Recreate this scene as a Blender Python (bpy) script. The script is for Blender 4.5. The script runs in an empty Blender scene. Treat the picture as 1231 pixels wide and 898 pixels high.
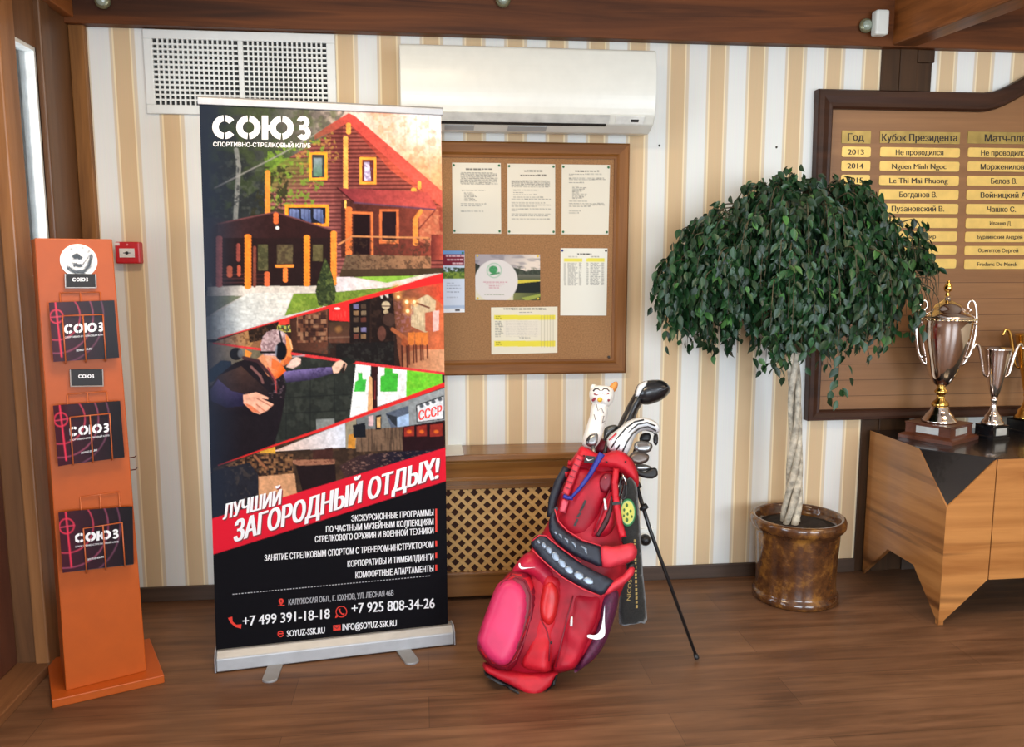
import bpy, bmesh, math, random
import numpy as np
from mathutils import Vector, Matrix
from mathutils.geometry import delaunay_2d_cdt
SC = bpy.context.scene
COL = SC.collection
PI = math.pi
# ------------------------------------------------------------------ camera, light, exposure
IW, IH, FPX, CAMH = 1231, 898, 985.0, 1.47
CR = np.array([[0.994152, -0.107986, -0.001140], [-0.015284, -0.130252, -0.991363], [0.106905, 0.985583, -0.131141]])
CC = np.array([0.0, 0.0, CAMH])
cam = bpy.data.objects.new('camera', bpy.data.cameras.new('camera'))
cam.data.sensor_fit = 'HORIZONTAL'; cam.data.sensor_width = 36.0
cam.data.lens = FPX / IW * 36.0
cam.data.clip_start = 0.05
m3 = Matrix((CR[0], -CR[1], -CR[2])).transposed()
cam.matrix_world = Matrix.Translation(CC) @ m3.to_4x4()
COL.objects.link(cam); SC.camera = cam
SC.view_settings.view_transform = 'Standard'; SC.view_settings.look = 'None'
SC.view_settings.exposure = 0.12; SC.view_settings.gamma = 1.0
SC.view_settings.use_curve_mapping = False
SC.cycles.use_denoising = True
SC.cycles.max_bounces = 8; SC.cycles.diffuse_bounces = 4; SC.cycles.glossy_bounces = 4
SC.cycles.sample_clamp_indirect = 4.0
SC.cycles.caustics_reflective = False; SC.cycles.caustics_refractive = False
W = bpy.data.worlds.new('sky'); SC.world = W; W.use_nodes = True
W.node_tree.nodes['Background'].inputs[0].default_value = (0.80, 0.90, 1.0, 1)
W.node_tree.nodes['Background'].inputs[1].default_value = 1.6
XLW = -1.40
def area(name, loc, rot, sx, sy, power, color, spread=180):
    L = bpy.data.lights.new(name, 'AREA'); L.shape = 'RECTANGLE'; L.size = sx; L.size_y = sy
    L.energy = power; L.color = color; L.spread = math.radians(spread)
    o = bpy.data.objects.new(name, L); o.location = loc; o.rotation_euler = rot; COL.objects.link(o); return o
# daylight entering through the side window and the two front windows, and the warm ceiling lamps
area('daylight_side', (-1.62, 0.55, 1.35), (0, -PI/2, 0), 1.7, 2.6, 125, (0.78, 0.89, 1.0))
area('daylight_front', (-0.1, -2.92, 1.35), (PI/2, 0, 0), 2.2, 1.8, 138, (0.78, 0.89, 1.0))
area('daylight_front', (3.1, -2.92, 1.35), (PI/2, 0, 0), 2.2, 1.8, 125, (0.78, 0.89, 1.0))
area('daylight_corner', (XLW-.075, 3.215, 1.325), (0, -PI/2, 0), 1.85, 0.19, 9, (0.86, 0.93, 1.0))
area('ceiling_light', (-0.35, 2.1, 2.57), (0, 0, 0), 1.2, 0.3, 30, (1.0, 0.78, 0.50))
area('ceiling_light', (2.6, 1.8, 2.57), (0, 0, 0), 1.2, 0.3, 24, (1.0, 0.78, 0.50))

# ------------------------------------------------------------------ helpers
def ray(x, y): return CR.T @ np.array([(x - IW/2)/FPX, (y - IH/2)/FPX, 1.0])
def P(x, y, Y): d = ray(x, y); return Vector(CC + d*Y/d[1])
def F(x, y, z=0.0): d = ray(x, y); return Vector(CC + d*(z - CAMH)/d[2])
class Plane:                                                        # a plane in the room; at() finds the point of it seen at a pixel
    def __init__(s, p, n):
        s.p = np.array(p, float); n = np.array(n, float); s.n = n/np.linalg.norm(n)
        if s.n @ (CC - s.p) < 0: s.n = -s.n
    def at(s, x, y, off=0.0):
        d = ray(x, y); q = s.p + s.n*off
        return Vector(CC + d*((q - CC) @ s.n)/(d @ s.n))
    def ats(s, X, Y, off=0.0):
        D = np.stack([(X - IW/2)/FPX, (Y - IH/2)/FPX, np.ones_like(X)], 1) @ CR
        q = s.p + s.n*off
        return CC + D*(((q - CC) @ s.n)/(D @ s.n))[:, None]
def lin(c):
    c = np.asarray(c, float)/255.0
    return np.where(c <= 0.04045, c/12.92, ((np.maximum(c, 0) + 0.055)/1.055)**2.4)
def rgba(c): l = lin(c); return (float(l[0]), float(l[1]), float(l[2]), 1.0)
MATS = {}
def newmat(name):
    m = bpy.data.materials.new(name); m.use_nodes = True
    return m, m.node_tree, m.node_tree.nodes['Principled BSDF']
def N(nt, t, **kw):
    n = nt.nodes.new(t)
    for k, v in kw.items(): setattr(n, k, v)
    return n
def mat(name, c, rough=0.6, metal=0.0, var=0.06, scale=20.0, bump=0.0, coat=0.0, spec=0.5, sheen=0.0):
    """plain surface with a faint procedural tone variation"""
    if name in MATS: return MATS[name]
    m, nt, b = newmat(name)
    b.inputs['Roughness'].default_value = rough; b.inputs['Metallic'].default_value = metal
    b.inputs['Specular IOR Level'].default_value = spec
    b.inputs['Coat Weight'].default_value = coat; b.inputs['Sheen Weight'].default_value = sheen
    tc = N(nt, 'ShaderNodeTexCoord'); no = N(nt, 'ShaderNodeTexNoise'); no.inputs['Scale'].default_value = scale
    no.inputs['Detail'].default_value = 4
    nt.links.new(tc.outputs['Object'], no.inputs['Vector'])
    r = N(nt, 'ShaderNodeValToRGB'); c = np.array(c, float)
    r.color_ramp.elements[0].position = 0.3; r.color_ramp.elements[1].position = 0.7
    r.color_ramp.elements[0].color = rgba(np.clip(c*(1-var), 0, 255)); r.color_ramp.elements[1].color = rgba(np.clip(c*(1+var), 0, 255))
    nt.links.new(no.outputs['Fac'], r.inputs[0]); nt.links.new(r.outputs[0], b.inputs['Base Color'])
    if bump:
        bp = N(nt, 'ShaderNodeBump'); bp.inputs['Strength'].default_value = bump; bp.inputs['Distance'].default_value = 0.004
        nt.links.new(no.outputs['Fac'], bp.inputs['Height']); nt.links.new(bp.outputs[0], b.inputs['Normal'])
    MATS[name] = m; return m
def wood(name, c1, c2, rough=0.4, axis='X', scale=1.0, coat=0.0, knots=0.0, bump=0.05, spec=0.5, streak=None):
    """wood with grain running along an object axis"""
    if name in MATS: return MATS[name]
    m, nt, b = newmat(name); b.inputs['Roughness'].default_value = rough; b.inputs['Coat Weight'].default_value = coat
    b.inputs['Specular IOR Level'].default_value = spec
    tc = N(nt, 'ShaderNodeTexCoord'); mp = N(nt, 'ShaderNodeMapping')
    s = {'X': (1.2, 22, 22), 'Y': (22, 1.2, 22), 'Z': (22, 22, 1.2)}[axis]
    mp.inputs['Scale'].default_value = [v*scale for v in s]
    nt.links.new(tc.outputs['Object'], mp.inputs[0])
    n1 = N(nt, 'ShaderNodeTexNoise'); n1.inputs['Scale'].default_value = 1.0; n1.inputs['Detail'].default_value = 6
    n1.inputs['Roughness'].default_value = 0.62; n1.inputs['Distortion'].default_value = 0.8
    nt.links.new(mp.outputs[0], n1.inputs['Vector'])
    r = N(nt, 'ShaderNodeValToRGB'); r.color_ramp.elements[0].position = 0.32; r.color_ramp.elements[1].position = 0.68
    r.color_ramp.elements[0].color = rgba(c1); r.color_ramp.elements[1].color = rgba(c2)
    nt.links.new(n1.outputs['Fac'], r.inputs[0]); out = r.outputs[0]
    if streak:
        mp2 = N(nt, 'ShaderNodeMapping'); mp2.inputs['Scale'].default_value = [v*scale*0.42 for v in s]
        nt.links.new(tc.outputs['Object'], mp2.inputs[0])
        n2 = N(nt, 'ShaderNodeTexNoise'); n2.inputs['Scale'].default_value = 1.0; n2.inputs['Detail'].default_value = 3; n2.inputs['Distortion'].default_value = 1.6
        nt.links.new(mp2.outputs[0], n2.inputs['Vector'])
        r2 = N(nt, 'ShaderNodeValToRGB'); r2.color_ramp.elements[0].position = 0.54; r2.color_ramp.elements[1].position = 0.66
        r2.color_ramp.elements[0].color = (0, 0, 0, 1); r2.color_ramp.elements[1].color = (1, 1, 1, 1)
        nt.links.new(n2.outputs['Fac'], r2.inputs[0])
        mx = N(nt, 'ShaderNodeMix', data_type='RGBA'); mx.inputs['B'].default_value = rgba(streak)
        nt.links.new(r2.outputs[0], mx.inputs['Factor']); nt.links.new(out, mx.inputs['A']); out = mx.outputs['Result']
    if knots:
        vo = N(nt, 'ShaderNodeTexVoronoi'); mp3 = N(nt, 'ShaderNodeMapping')
        s3 = {'X': (2.2, 7, 7), 'Y': (7, 2.2, 7), 'Z': (7, 7, 2.2)}[axis]
        mp3.inputs['Scale'].default_value = s3
        nt.links.new(tc.outputs['Object'], mp3.inputs[0]); nt.links.new(mp3.outputs[0], vo.inputs['Vector']); vo.inputs['Scale'].default_value = 1.0
        r3 = N(nt, 'ShaderNodeValToRGB'); r3.color_ramp.elements[0].position = 0.05; r3.color_ramp.elements[1].position = 0.16
        r3.color_ramp.elements[0].color = (knots, knots, knots, 1); r3.color_ramp.elements[1].color = (0, 0, 0, 1)
        nt.links.new(vo.outputs['Distance'], r3.inputs[0])
        mx = N(nt, 'ShaderNodeMix', data_type='RGBA'); mx.inputs['B'].default_value = rgba(np.array(c1)*0.45)
        nt.links.new(r3.outputs[0], mx.inputs['Factor']); nt.links.new(out, mx.inputs['A']); out = mx.outputs['Result']
    nt.links.new(out, b.inputs['Base Color'])
    bp = N(nt, 'ShaderNodeBump'); bp.inputs['Strength'].default_value = bump; bp.inputs['Distance'].default_value = 0.003
    nt.links.new(n1.outputs['Fac'], bp.inputs['Height']); nt.links.new(bp.outputs[0], b.inputs['Normal'])
    MATS[name] = m; return m
def printmat(name, rough=0.45, spec=0.4):
    if name in MATS: return MATS[name]
    m, nt, b = newmat(name); b.inputs['Roughness'].default_value = rough; b.inputs['Specular IOR Level'].default_value = spec
    a = N(nt, 'ShaderNodeAttribute'); a.attribute_name = 'print'
    nt.links.new(a.outputs['Color'], b.inputs['Base Color']); MATS[name] = m; return m

class MB:
    """collects shapes into one mesh"""
    def __init__(s): s.bm = bmesh.new(); s.mi = 0
    def _f(s, vs):
        try: f = s.bm.faces.new(vs); f.material_index = s.mi; return f
        except ValueError: return None
    def box(s, lo, hi, M=None, bev=0.0):
        lo = Vector(lo); hi = Vector(hi)
        t = bmesh.new(); bmesh.ops.create_cube(t, size=1)
        for v in t.verts: v.co = Vector([(lo[i]+hi[i])/2 + v.co[i]*(hi[i]-lo[i]) for i in range(3)])
        if bev: bmesh.ops.bevel(t, geom=list(t.edges), offset=bev, segments=2, affect='EDGES', profile=0.5)
        s._merge(t, M); return s
    def _merge(s, t, M=None, smooth=None):
        mp = {}
        for v in t.verts: mp[v] = s.bm.verts.new(M @ v.co if M else v.co)
        for f in t.faces:
            g = s._f([mp[v] for v in f.verts])
            if g: g.smooth = f.smooth if smooth is None else smooth
        t.free()
    def prism(s, pts, vec, bev=0.0):
        """closed polygon (3D points) extruded along a vector"""
        t = bmesh.new(); vec = Vector(vec)
        a = [t.verts.new(Vector(p)) for p in pts]; b = [t.verts.new(Vector(p)+vec) for p in pts]
        t.faces.new(a); t.faces.new(b[::-1]); n = len(a)
        for i in range(n): t.faces.new((a[i], b[i], b[(i+1) % n], a[(i+1) % n]))
        bmesh.ops.recalc_face_normals(t, faces=t.faces)
        if bev: bmesh.ops.bevel(t, geom=list(t.edges), offset=bev, segments=2, affect='EDGES', profile=0.5)
        s._merge(t); return s
    def tube(s, pts, r, n=8, closed=False, caps=True, flat=None):
        """tube along a path; r a number or one per point; flat=(axis vector, factor) squashes the section"""
        pts = [Vector(p) for p in pts]; k = len(pts); rs = [r]*k if not hasattr(r, '__len__') else r
        up = None; rings = []
        for i in range(k):
            if closed: d = (pts[(i+1) % k]-pts[i-1])
            else: d = pts[min(i+1, k-1)]-pts[max(i-1, 0)]
            d.normalize()
            if up is None:
                up = d.orthogonal().normalized() if flat is None else (Vector(flat[0]) - d*Vector(flat[0]).dot(d)).normalized()
            elif flat is not None: up = (Vector(flat[0]) - d*Vector(flat[0]).dot(d)).normalized()
            else: up = (up - d*up.dot(d)).normalized()
            sd = d.cross(up); fk = flat[1] if flat is not None else 1.0
            rings.append([s.bm.verts.new(pts[i] + up*math.cos(2*PI*j/n)*rs[i]*fk + sd*math.sin(2*PI*j/n)*rs[i]) for j in range(n)])
        for i in range(k if closed else k-1):
            A, B = rings[i], rings[(i+1) % k]
            for j in range(n):
                f = s._f((A[j], A[(j+1) % n], B[(j+1) % n], B[j]))
                if f: f.smooth = True
        if caps and not closed: s._f(rings[0][::-1]); s._f(rings[-1])
        return s
    def lathe(s, prof, c=(0, 0, 0), n=40, M=None, sx=1.0, flute=None):
        """profile of (radius, height) turned about the upright through c"""
        c = Vector(c); rings = []
        for (r, z) in prof:
            rr = max(r, 1e-4); ring = []
            for j in range(n):
                a = 2*PI*j/n; q = rr*(1 + (flute(z, a) if flute else 0))
                p = Vector((q*math.cos(a)*sx, q*math.sin(a), z))
                ring.append(s.bm.verts.new((M @ p if M else p) + c))
            rings.append(ring)
        for A, B in zip(rings, rings[1:]):
            for j in range(n):
                f = s._f((A[j], A[(j+1) % n], B[(j+1) % n], B[j]))
                if f: f.smooth = True
        s._f(rings[0][::-1]); s._f(rings[-1]); return s
    def sphere(s, c, r, sx=1, sy=1, sz=1, M=None, seg=16):
        t = bmesh.new(); bmesh.ops.create_uvsphere(t, u_segments=seg, v_segments=max(6, seg*2//3), radius=1)
        for v in t.verts:
            p = Vector((v.co.x*r*sx, v.co.y*r*sy, v.co.z*r*sz)); v.co = (M @ p if M else p) + Vector(c)
        s._merge(t, None, True); return s
    def face(s, pts):
        return s._f([s.bm.verts.new(Vector(p)) for p in pts])
    def build(s, name, mats, parent=None, smooth_angle=None, normals=False):
        me = bpy.data.meshes.new(name)
        if normals: bmesh.ops.recalc_face_normals(s.bm, faces=s.bm.faces)
        s.bm.to_mesh(me); s.bm.free()
        return link(name, me, mats, parent)
def link(name, me, mats, parent=None):
    for m in (mats if isinstance(mats, (list, tuple)) else [mats]): me.materials.append(m)
    o = bpy.data.objects.new(name, me); COL.objects.link(o)
    if parent is not None: attach(o, parent)
    return o
def attach(o, parent):
    o.parent = parent
    if parent.parent is None: o.matrix_parent_inverse = parent.matrix_basis.inverted()
def tag(o, label, cat, group=None):
    o['label'] = label; o['category'] = cat
    if group: o['group'] = group
    return o
def thing(name, loc, label, cat, group=None, rz=0.0):
    o = bpy.data.objects.new(name, None); o.empty_display_size = 0.1; COL.objects.link(o)
    o.location = loc; o.rotation_euler = (0, 0, rz); return tag(o, label, cat, group)
def structure(o): o['kind'] = 'structure'; return o

# ---- puffed shapes: an outline on a plane, rounded out to the front and to the back
def inside(px, py, poly):
    poly = np.asarray(poly, float); r = np.zeros(len(px), bool); n = len(poly)
    for i in range(n):
        x1, y1 = poly[i]; x2, y2 = poly[i-1]
        c = (y1 > py) != (y2 > py)
        r ^= c & (px < (x2-x1)*(py-y1)/((y2-y1) if y2 != y1 else 1e-9) + x1)
    return r
def bdist(px, py, poly):
    poly = np.asarray(poly, float); d = np.full(len(px), 1e9)
    for i in range(len(poly)):
        a = poly[i-1]; b = poly[i]; ab = b-a; L = ab @ ab + 1e-12
        t = np.clip(((px-a[0])*ab[0] + (py-a[1])*ab[1])/L, 0, 1)
        d = np.minimum(d, np.hypot(px-a[0]-t*ab[0], py-a[1]-t*ab[1]))
    return d
def smooth_poly(pts, k=4):
    """closed Catmull-Rom through the points"""
    p = np.asarray(pts, float); n = len(p); out = []
    for i in range(n):
        a, b, c, d = p[i-1], p[i], p[(i+1) % n], p[(i+2) % n]
        for j in range(k):
            t = j/k
            out.append(0.5*((2*b) + (c-a)*t + (2*a-5*b+4*c-d)*t*t + (3*b-a-3*c+d)*t**3))
    return np.array(out)
def puff(mb, pl, pts, front, back, off=0.0, r=None, step=5.0, k=3, wrinkle=0.0, seed=0):
    """pts outline (pixels, found on plane pl); bulges front/back metres over rim width r pixels"""
    poly = smooth_poly(pts, k) if k > 1 else np.asarray(pts, float)
    x0, y0 = poly.min(0); x1, y1 = poly.max(0)
    gx, gy = np.meshgrid(np.arange(x0, x1, step), np.arange(y0, y1, step*0.87))
    gx = gx + (np.arange(gx.shape[0]) % 2)[:, None]*step*0.5
    gx, gy = gx.ravel(), gy.ravel(); ok = inside(gx, gy, poly); gx, gy = gx[ok], gy[ok]
    d = bdist(gx, gy, poly); ok = d > step*0.45; gx, gy = gx[ok], gy[ok]
    # two finer rows just inside the rim for a round edge
    nb = len(poly); allx = np.concatenate([poly[:, 0], gx]); ally = np.concatenate([poly[:, 1], gy])
    vs, es, fs, *_ = delaunay_2d_cdt([Vector((float(a), float(b))) for a, b in zip(allx, ally)], [(i, (i+1) % nb) for i in range(nb)], [], 1, 1e-5)
    X = np.array([v[0] for v in vs]); Y = np.array([v[1] for v in vs]); D = bdist(X, Y, poly)
    R = r if r else max(D.max(), 1e-6); h = np.sqrt(np.clip(1-(1-np.clip(D/R, 0, 1))**2, 0, 1))
    if wrinkle:
        rs = np.random.RandomState(seed); w = np.zeros(len(X))
        for _ in range(6):
            a = rs.uniform(0, 6.28); f = rs.uniform(0.06, 0.22); w += np.sin((X*math.cos(a)+Y*math.sin(a))*f + rs.uniform(0, 6.28))
        h = h + h*w*wrinkle/6*2
    base = pl.ats(X, Y, off); nrm = Vector(pl.n)
    fv = [mb.bm.verts.new(Vector(b) + nrm*float(front*q)) for b, q in zip(base, h)]
    bv = [fv[i] if D[i] < 1e-4 else mb.bm.verts.new(Vector(base[i]) - nrm*float(back*h[i])) for i in range(len(X))]
    for f in fs:
        if len(f) < 3: continue
        a = mb._f([fv[i] for i in f]); b = mb._f([bv[i] for i in reversed(f)])
        for g in (a, b):
            if g: g.smooth = True
    return mb
def plate(mb, pl, pts, thick=0.001, off=0.0, k=1):
    """flat piece with an outline given on plane pl, standing thick metres proud of it"""
    poly = smooth_poly(pts, k) if k > 1 else pts
    v = Vector(pl.n)
    a = [Vector(q) for q in pl.ats(np.array([p[0] for p in poly], float), np.array([p[1] for p in poly], float), off)]
    if k > 1 or len(poly) > 8:
        flat = [Vector((float(p[0]), float(p[1]))) for p in poly]
        n = len(flat)
        vs, es, fs, *_ = delaunay_2d_cdt(flat, [(i, (i+1) % n) for i in range(n)], [], 1, 1e-6)
        pts3 = [Vector(q) for q in pl.ats(np.array([p[0] for p in vs]), np.array([p[1] for p in vs]), off)]
        top = [mb.bm.verts.new(p + v*thick) for p in pts3]
        for f in fs: mb._f([top[i] for i in f])
        lo = [mb.bm.verts.new(p) for p in a]; hi = [mb.bm.verts.new(p + v*thick) for p in a]
        for i in range(n): mb._f((lo[i], lo[(i+1) % n], hi[(i+1) % n], hi[i]))
        return mb
    return mb.prism(a, v*thick)
def band(pts, w):
    """outline of a ribbon of width w along a pixel path"""
    p = np.asarray(pts, float); w = np.full(len(p), w) if np.isscalar(w) else np.asarray(w, float)
    t = np.gradient(p, axis=0); t /= np.linalg.norm(t, axis=1)[:, None]; nn = np.stack([-t[:, 1], t[:, 0]], 1)*w[:, None]/2
    return np.concatenate([p+nn, (p-nn)[::-1]])

# ---- printed pictures: colours laid on a fine grid of a flat sheet
class Print:
    def __init__(s, X, Y): s.X = X.ravel(); s.Y = Y.ravel(); s.C = np.full((s.X.size, 3), 255.0)
    def _mix(s, m, c, a):
        a = (np.asarray(m, float)*a)[:, None]; s.C = s.C*(1-a) + np.asarray(c, float)*a
    def poly(s, pts, c, a=1.0): s._mix(inside(s.X, s.Y, pts), c, a)
    def fade(s, pts, p, q, c1, c2, a1=1.0, a2=1.0):
        """polygon with a gradient from p to q"""
        d = np.array(q, float)-p; t = np.clip(((s.X-p[0])*d[0] + (s.Y-p[1])*d[1])/(d @ d), 0, 1)
        m = inside(s.X, s.Y, pts) if pts is not None else np.ones(s.X.size, bool)
        c = np.outer(1-t, c1) + np.outer(t, c2); al = (m*((1-t)*a1 + t*a2))[:, None]
        s.C = s.C*(1-al) + c*al
    def line(s, pts, w, c, a=1.0):
        for p, q in zip(pts, pts[1:]):
            p = np.array(p, float); d = np.array(q, float)-p; t = np.clip(((s.X-p[0])*d[0] + (s.Y-p[1])*d[1])/(d @ d + 1e-9), 0, 1)
            s._mix(np.clip(w/2 - np.hypot(s.X-p[0]-t*d[0], s.Y-p[1]-t*d[1]) + 0.5, 0, 1), c, a)
    def ell(s, cx, cy, rx, ry, c, a=1.0, soft=0.1):
        r = np.hypot((s.X-cx)/rx, (s.Y-cy)/ry); s._mix(np.clip((1-r)/soft + 0.5, 0, 1), c, a)
    def ring(s, cx, cy, r, w, c, a=1.0):
        s._mix(np.clip(w/2 - abs(np.hypot(s.X-cx, s.Y-cy)-r) + 0.5, 0, 1), c, a)
    def noise(s, f, seed, sx=1.0, sy=1.0):
        rs = np.random.RandomState(seed); G = rs.rand(64, 64)
        x = s.X*f*sx; y = s.Y*f*sy; i = np.floor(x).astype(int); j = np.floor(y).astype(int); u = x-i; v = y-j
        u = u*u*(3-2*u); v = v*v*(3-2*v); g = lambda a, b: G[a % 64, b % 64]
        return (g(i, j)*(1-u)+g(i+1, j)*u)*(1-v) + (g(i, j+1)*(1-u)+g(i+1, j+1)*u)*v
    def speck(s, pts, f, c, a, seed, thr=0.5, sx=1.0, sy=1.0):
        m = inside(s.X, s.Y, pts) if pts is not None else np.ones(s.X.size, bool)
        n = 0.6*s.noise(f, seed, sx, sy) + 0.4*s.noise(f*2.3, seed+7, sx, sy)
        s._mix(m*np.clip((n-thr)*6, 0, 1), c, a)
    def blocks(s, pts, f, cols, a, seed, sx=1.0, sy=1.0):
        m = inside(s.X, s.Y, pts); rs = np.random.RandomState(seed)
        K = rs.randint(0, len(cols), (97, 97)); i = np.floor(s.X*f*sx).astype(int) % 97; j = np.floor(s.Y*f*sy).astype(int) % 97
        cc = np.array(cols, float)[K[i, j]]; al = (m*a)[:, None]; s.C = s.C*(1-al) + cc*al
def sheet(name, quad, pl, n, paint, material, parent=None, off=0.0, thick=0.0, edge=None, curl=None):
    """quad: four pixels TL TR BR BL on plane pl; paint(Print) draws in pixel coordinates; thick adds a back"""
    nx, ny = n; q = np.array(quad, float)
    def px(sx, sy): return (q[0][None]*((1-sx)*(1-sy))[:, None] + q[1][None]*(sx*(1-sy))[:, None] + q[2][None]*(sx*sy)[:, None] + q[3][None]*((1-sx)*sy)[:, None])
    S, T = np.meshgrid(np.linspace(0, 1, nx+1), np.linspace(0, 1, ny+1)); S = S.ravel(); T = T.ravel()
    acc = 0
    for dx, dy in ((-.25, -.25), (.25, -.25), (-.25, .25), (.25, .25)):
        g = px(np.clip(S+dx/nx, 0, 1), np.clip(T+dy/ny, 0, 1)); pr = Print(g[:, 0], g[:, 1]); paint(pr); acc = acc + lin(np.clip(pr.C, 0, 255))
    acc = acc/4
    g = px(S, T); co = pl.ats(g[:, 0], g[:, 1], off)
    if curl is not None: co = co + np.outer(curl(S, T), pl.n)
    w = nx+1; i = np.arange(ny)[:, None]*w + np.arange(nx)[None]; i = i.ravel()
    faces = np.stack([i, i+w, i+w+1, i+1], 1); nv = len(co)
    ring = np.concatenate([np.arange(0, w), np.arange(1, ny+1)*w+nx, (ny*w+np.arange(nx-1, -1, -1)), np.arange(ny-1, 0, -1)*w])
    colr = np.concatenate([acc, np.ones((nv, 1))], 1); extra = []
    if thick:
        bco = co[ring] - pl.n*thick; co = np.concatenate([co, bco]); m = len(ring)
        e = np.array(lin(edge if edge is not None else (235, 235, 230))); colr = np.concatenate([colr, np.tile(np.append(e, 1), (m, 1))])
        extra = [(int(ring[a]), int(ring[(a+1) % m]), nv+(a+1) % m, nv+a) for a in range(m)] + ([tuple(nv+a for a in range(m))] if curl is None else [])
    me = bpy.data.meshes.new(name); me.from_pydata([], [], [])
    me = bpy.data.meshes.new(name)
    me.from_pydata(co.tolist(), [], faces.tolist()+extra)
    at = me.color_attributes.new('print', 'FLOAT_COLOR', 'POINT'); at.data.foreach_set('color', colr.astype(np.float32).ravel())
    return link(name, me, material, parent)

# ---- lettering
TXT = {}
def glyphs(body, bold=0.0):
    k = (body, bold)
    if k not in TXT:
        cu = bpy.data.curves.new('t', 'FONT'); cu.body = body; cu.size = 1.0; cu.offset = bold; cu.resolution_u = 3; cu.fill_mode = 'NONE'
        o = bpy.data.objects.new('t', cu); COL.objects.link(o)
        dg = bpy.context.evaluated_depsgraph_get(); me = bpy.data.meshes.new_from_object(o.evaluated_get(dg))
        v = np.array([p.co[:] for p in me.vertices]); ed = [tuple(q.vertices) for q in me.edges]
        vs, es, fs, *_ = delaunay_2d_cdt([Vector(p[:2]) for p in v], ed, [], 0, 1e-7)
        v2 = np.array([q[:] for q in vs]); tri = np.array([t for t in fs if len(t) == 3]); cen = v2[tri].mean(1); ins = np.zeros(len(tri), bool)
        for i, j in ed:                                             # a triangle belongs to the letter when an odd number of outlines lie beside it
            (x1, y1), (x2, y2) = v[i][:2], v[j][:2]
            if y1 != y2: c = (y1 > cen[:, 1]) != (y2 > cen[:, 1]); ins ^= c & (cen[:, 0] < (x2-x1)*(cen[:, 1]-y1)/(y2-y1)+x1)
        v = np.concatenate([v2, np.zeros((len(v2), 1))], 1); f = [tuple(int(q) for q in t) for t in tri[ins]]
        bpy.data.objects.remove(o); bpy.data.curves.remove(cu); bpy.data.meshes.remove(me); TXT[k] = (v, f)
    return TXT[k]
CAP = None
def text(mb, pl, body, p0, p1, cap, off=0.0006, bold=0.0, slant=0.0, up=None, flip=False):
    """lettering whose baseline runs from pixel p0 to p1 with capitals cap pixels tall"""
    global CAP
    if CAP is None: CAP = glyphs('H')[0][:, 1].max()
    v, f = glyphs(body, 0.0)
    p0 = np.array(p0, float); p1 = np.array(p1, float); x0, x1 = v[:, 0].min(), v[:, 0].max()
    d = p1-p0; t = d/np.linalg.norm(d); u = np.array(up, float) if up is not None else np.array([0.0, -1.0])
    u = u/np.linalg.norm(u)
    g = p0[None] + np.outer((v[:, 0]-x0)/(x1-x0), d) + np.outer(v[:, 1]/CAP*cap, u) + np.outer(v[:, 1]/CAP*cap*slant, t)
    co = pl.ats(g[:, 0], g[:, 1], off)
    for ci, sx in enumerate((-.5, -.17, .17, .5) if bold else (0,)):              # heavier strokes: the same letters laid side by side
        g2 = g + t[None]*(sx*bold*2.6*cap); co = pl.ats(g2[:, 0], g2[:, 1], off + ci*6e-5)
        vs = [mb.bm.verts.new(c) for c in co]
        for q in f: mb._f([vs[i] for i in q])
    return mb
def px_polys(mb, pl, polys, off=0.0006):
    for poly in polys:
        co = pl.ats(np.array([p[0] for p in poly], float), np.array([p[1] for p in poly], float), off)
        mb._f([mb.bm.verts.new(c) for c in co])
def stencil_logo():
    """the club's stencil lettering as quads in cap-height units"""
    out = []
    def arc(cx, cy, R, r, a0, a1, k=12):
        A = np.radians(np.linspace(a0, a1, k+1))
        for a, b in zip(A, A[1:]):
            out.append([(cx+R*math.cos(a), cy+R*math.sin(a)), (cx+R*math.cos(b), cy+R*math.sin(b)), (cx+r*math.cos(b), cy+r*math.sin(b)), (cx+r*math.cos(a), cy+r*math.sin(a))])
    g = 5.5
    def O(cx): arc(cx, .5, .5, .24, 90+g, 270-g); arc(cx, .5, .5, .24, -90+g, 90-g)
    arc(.5, .5, .5, .24, 90+g, 270-g); arc(.5, .5, .5, .24, 38, 90-g, 6); arc(.5, .5, .5, .24, -90+g, -38, 6)
    O(1.49)
    out.append([(2.04, 0), (2.30, 0), (2.30, 1), (2.04, 1)]); out.append([(2.30, .39), (2.46, .39), (2.46, .61), (2.30, .61)])
    O(2.86)
    arc(3.74, .73, .27, .07, -80, 160, 10); arc(3.76, .29, .30, .08, -150, 82, 12)
    out.append([(3.58, .42), (3.78, .42), (3.78, .62), (3.58, .62)])
    return out, 4.06
def line_of_text(parent, material, pl, *a, **k):
    b = MB(); text(b, pl, *a, **k); return b.build('text_line', material, parent)
def logo(mb, pl, p0, p1, cap, off=0.0006, up=(0, -1)):
    polys, w = stencil_logo(); p0 = np.array(p0, float); d = (np.array(p1, float)-p0)/w; u = np.array(up, float)*cap
    px_polys(mb, pl, [[p0 + d*x + u*y for x, y in q] for q in polys], off)

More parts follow.
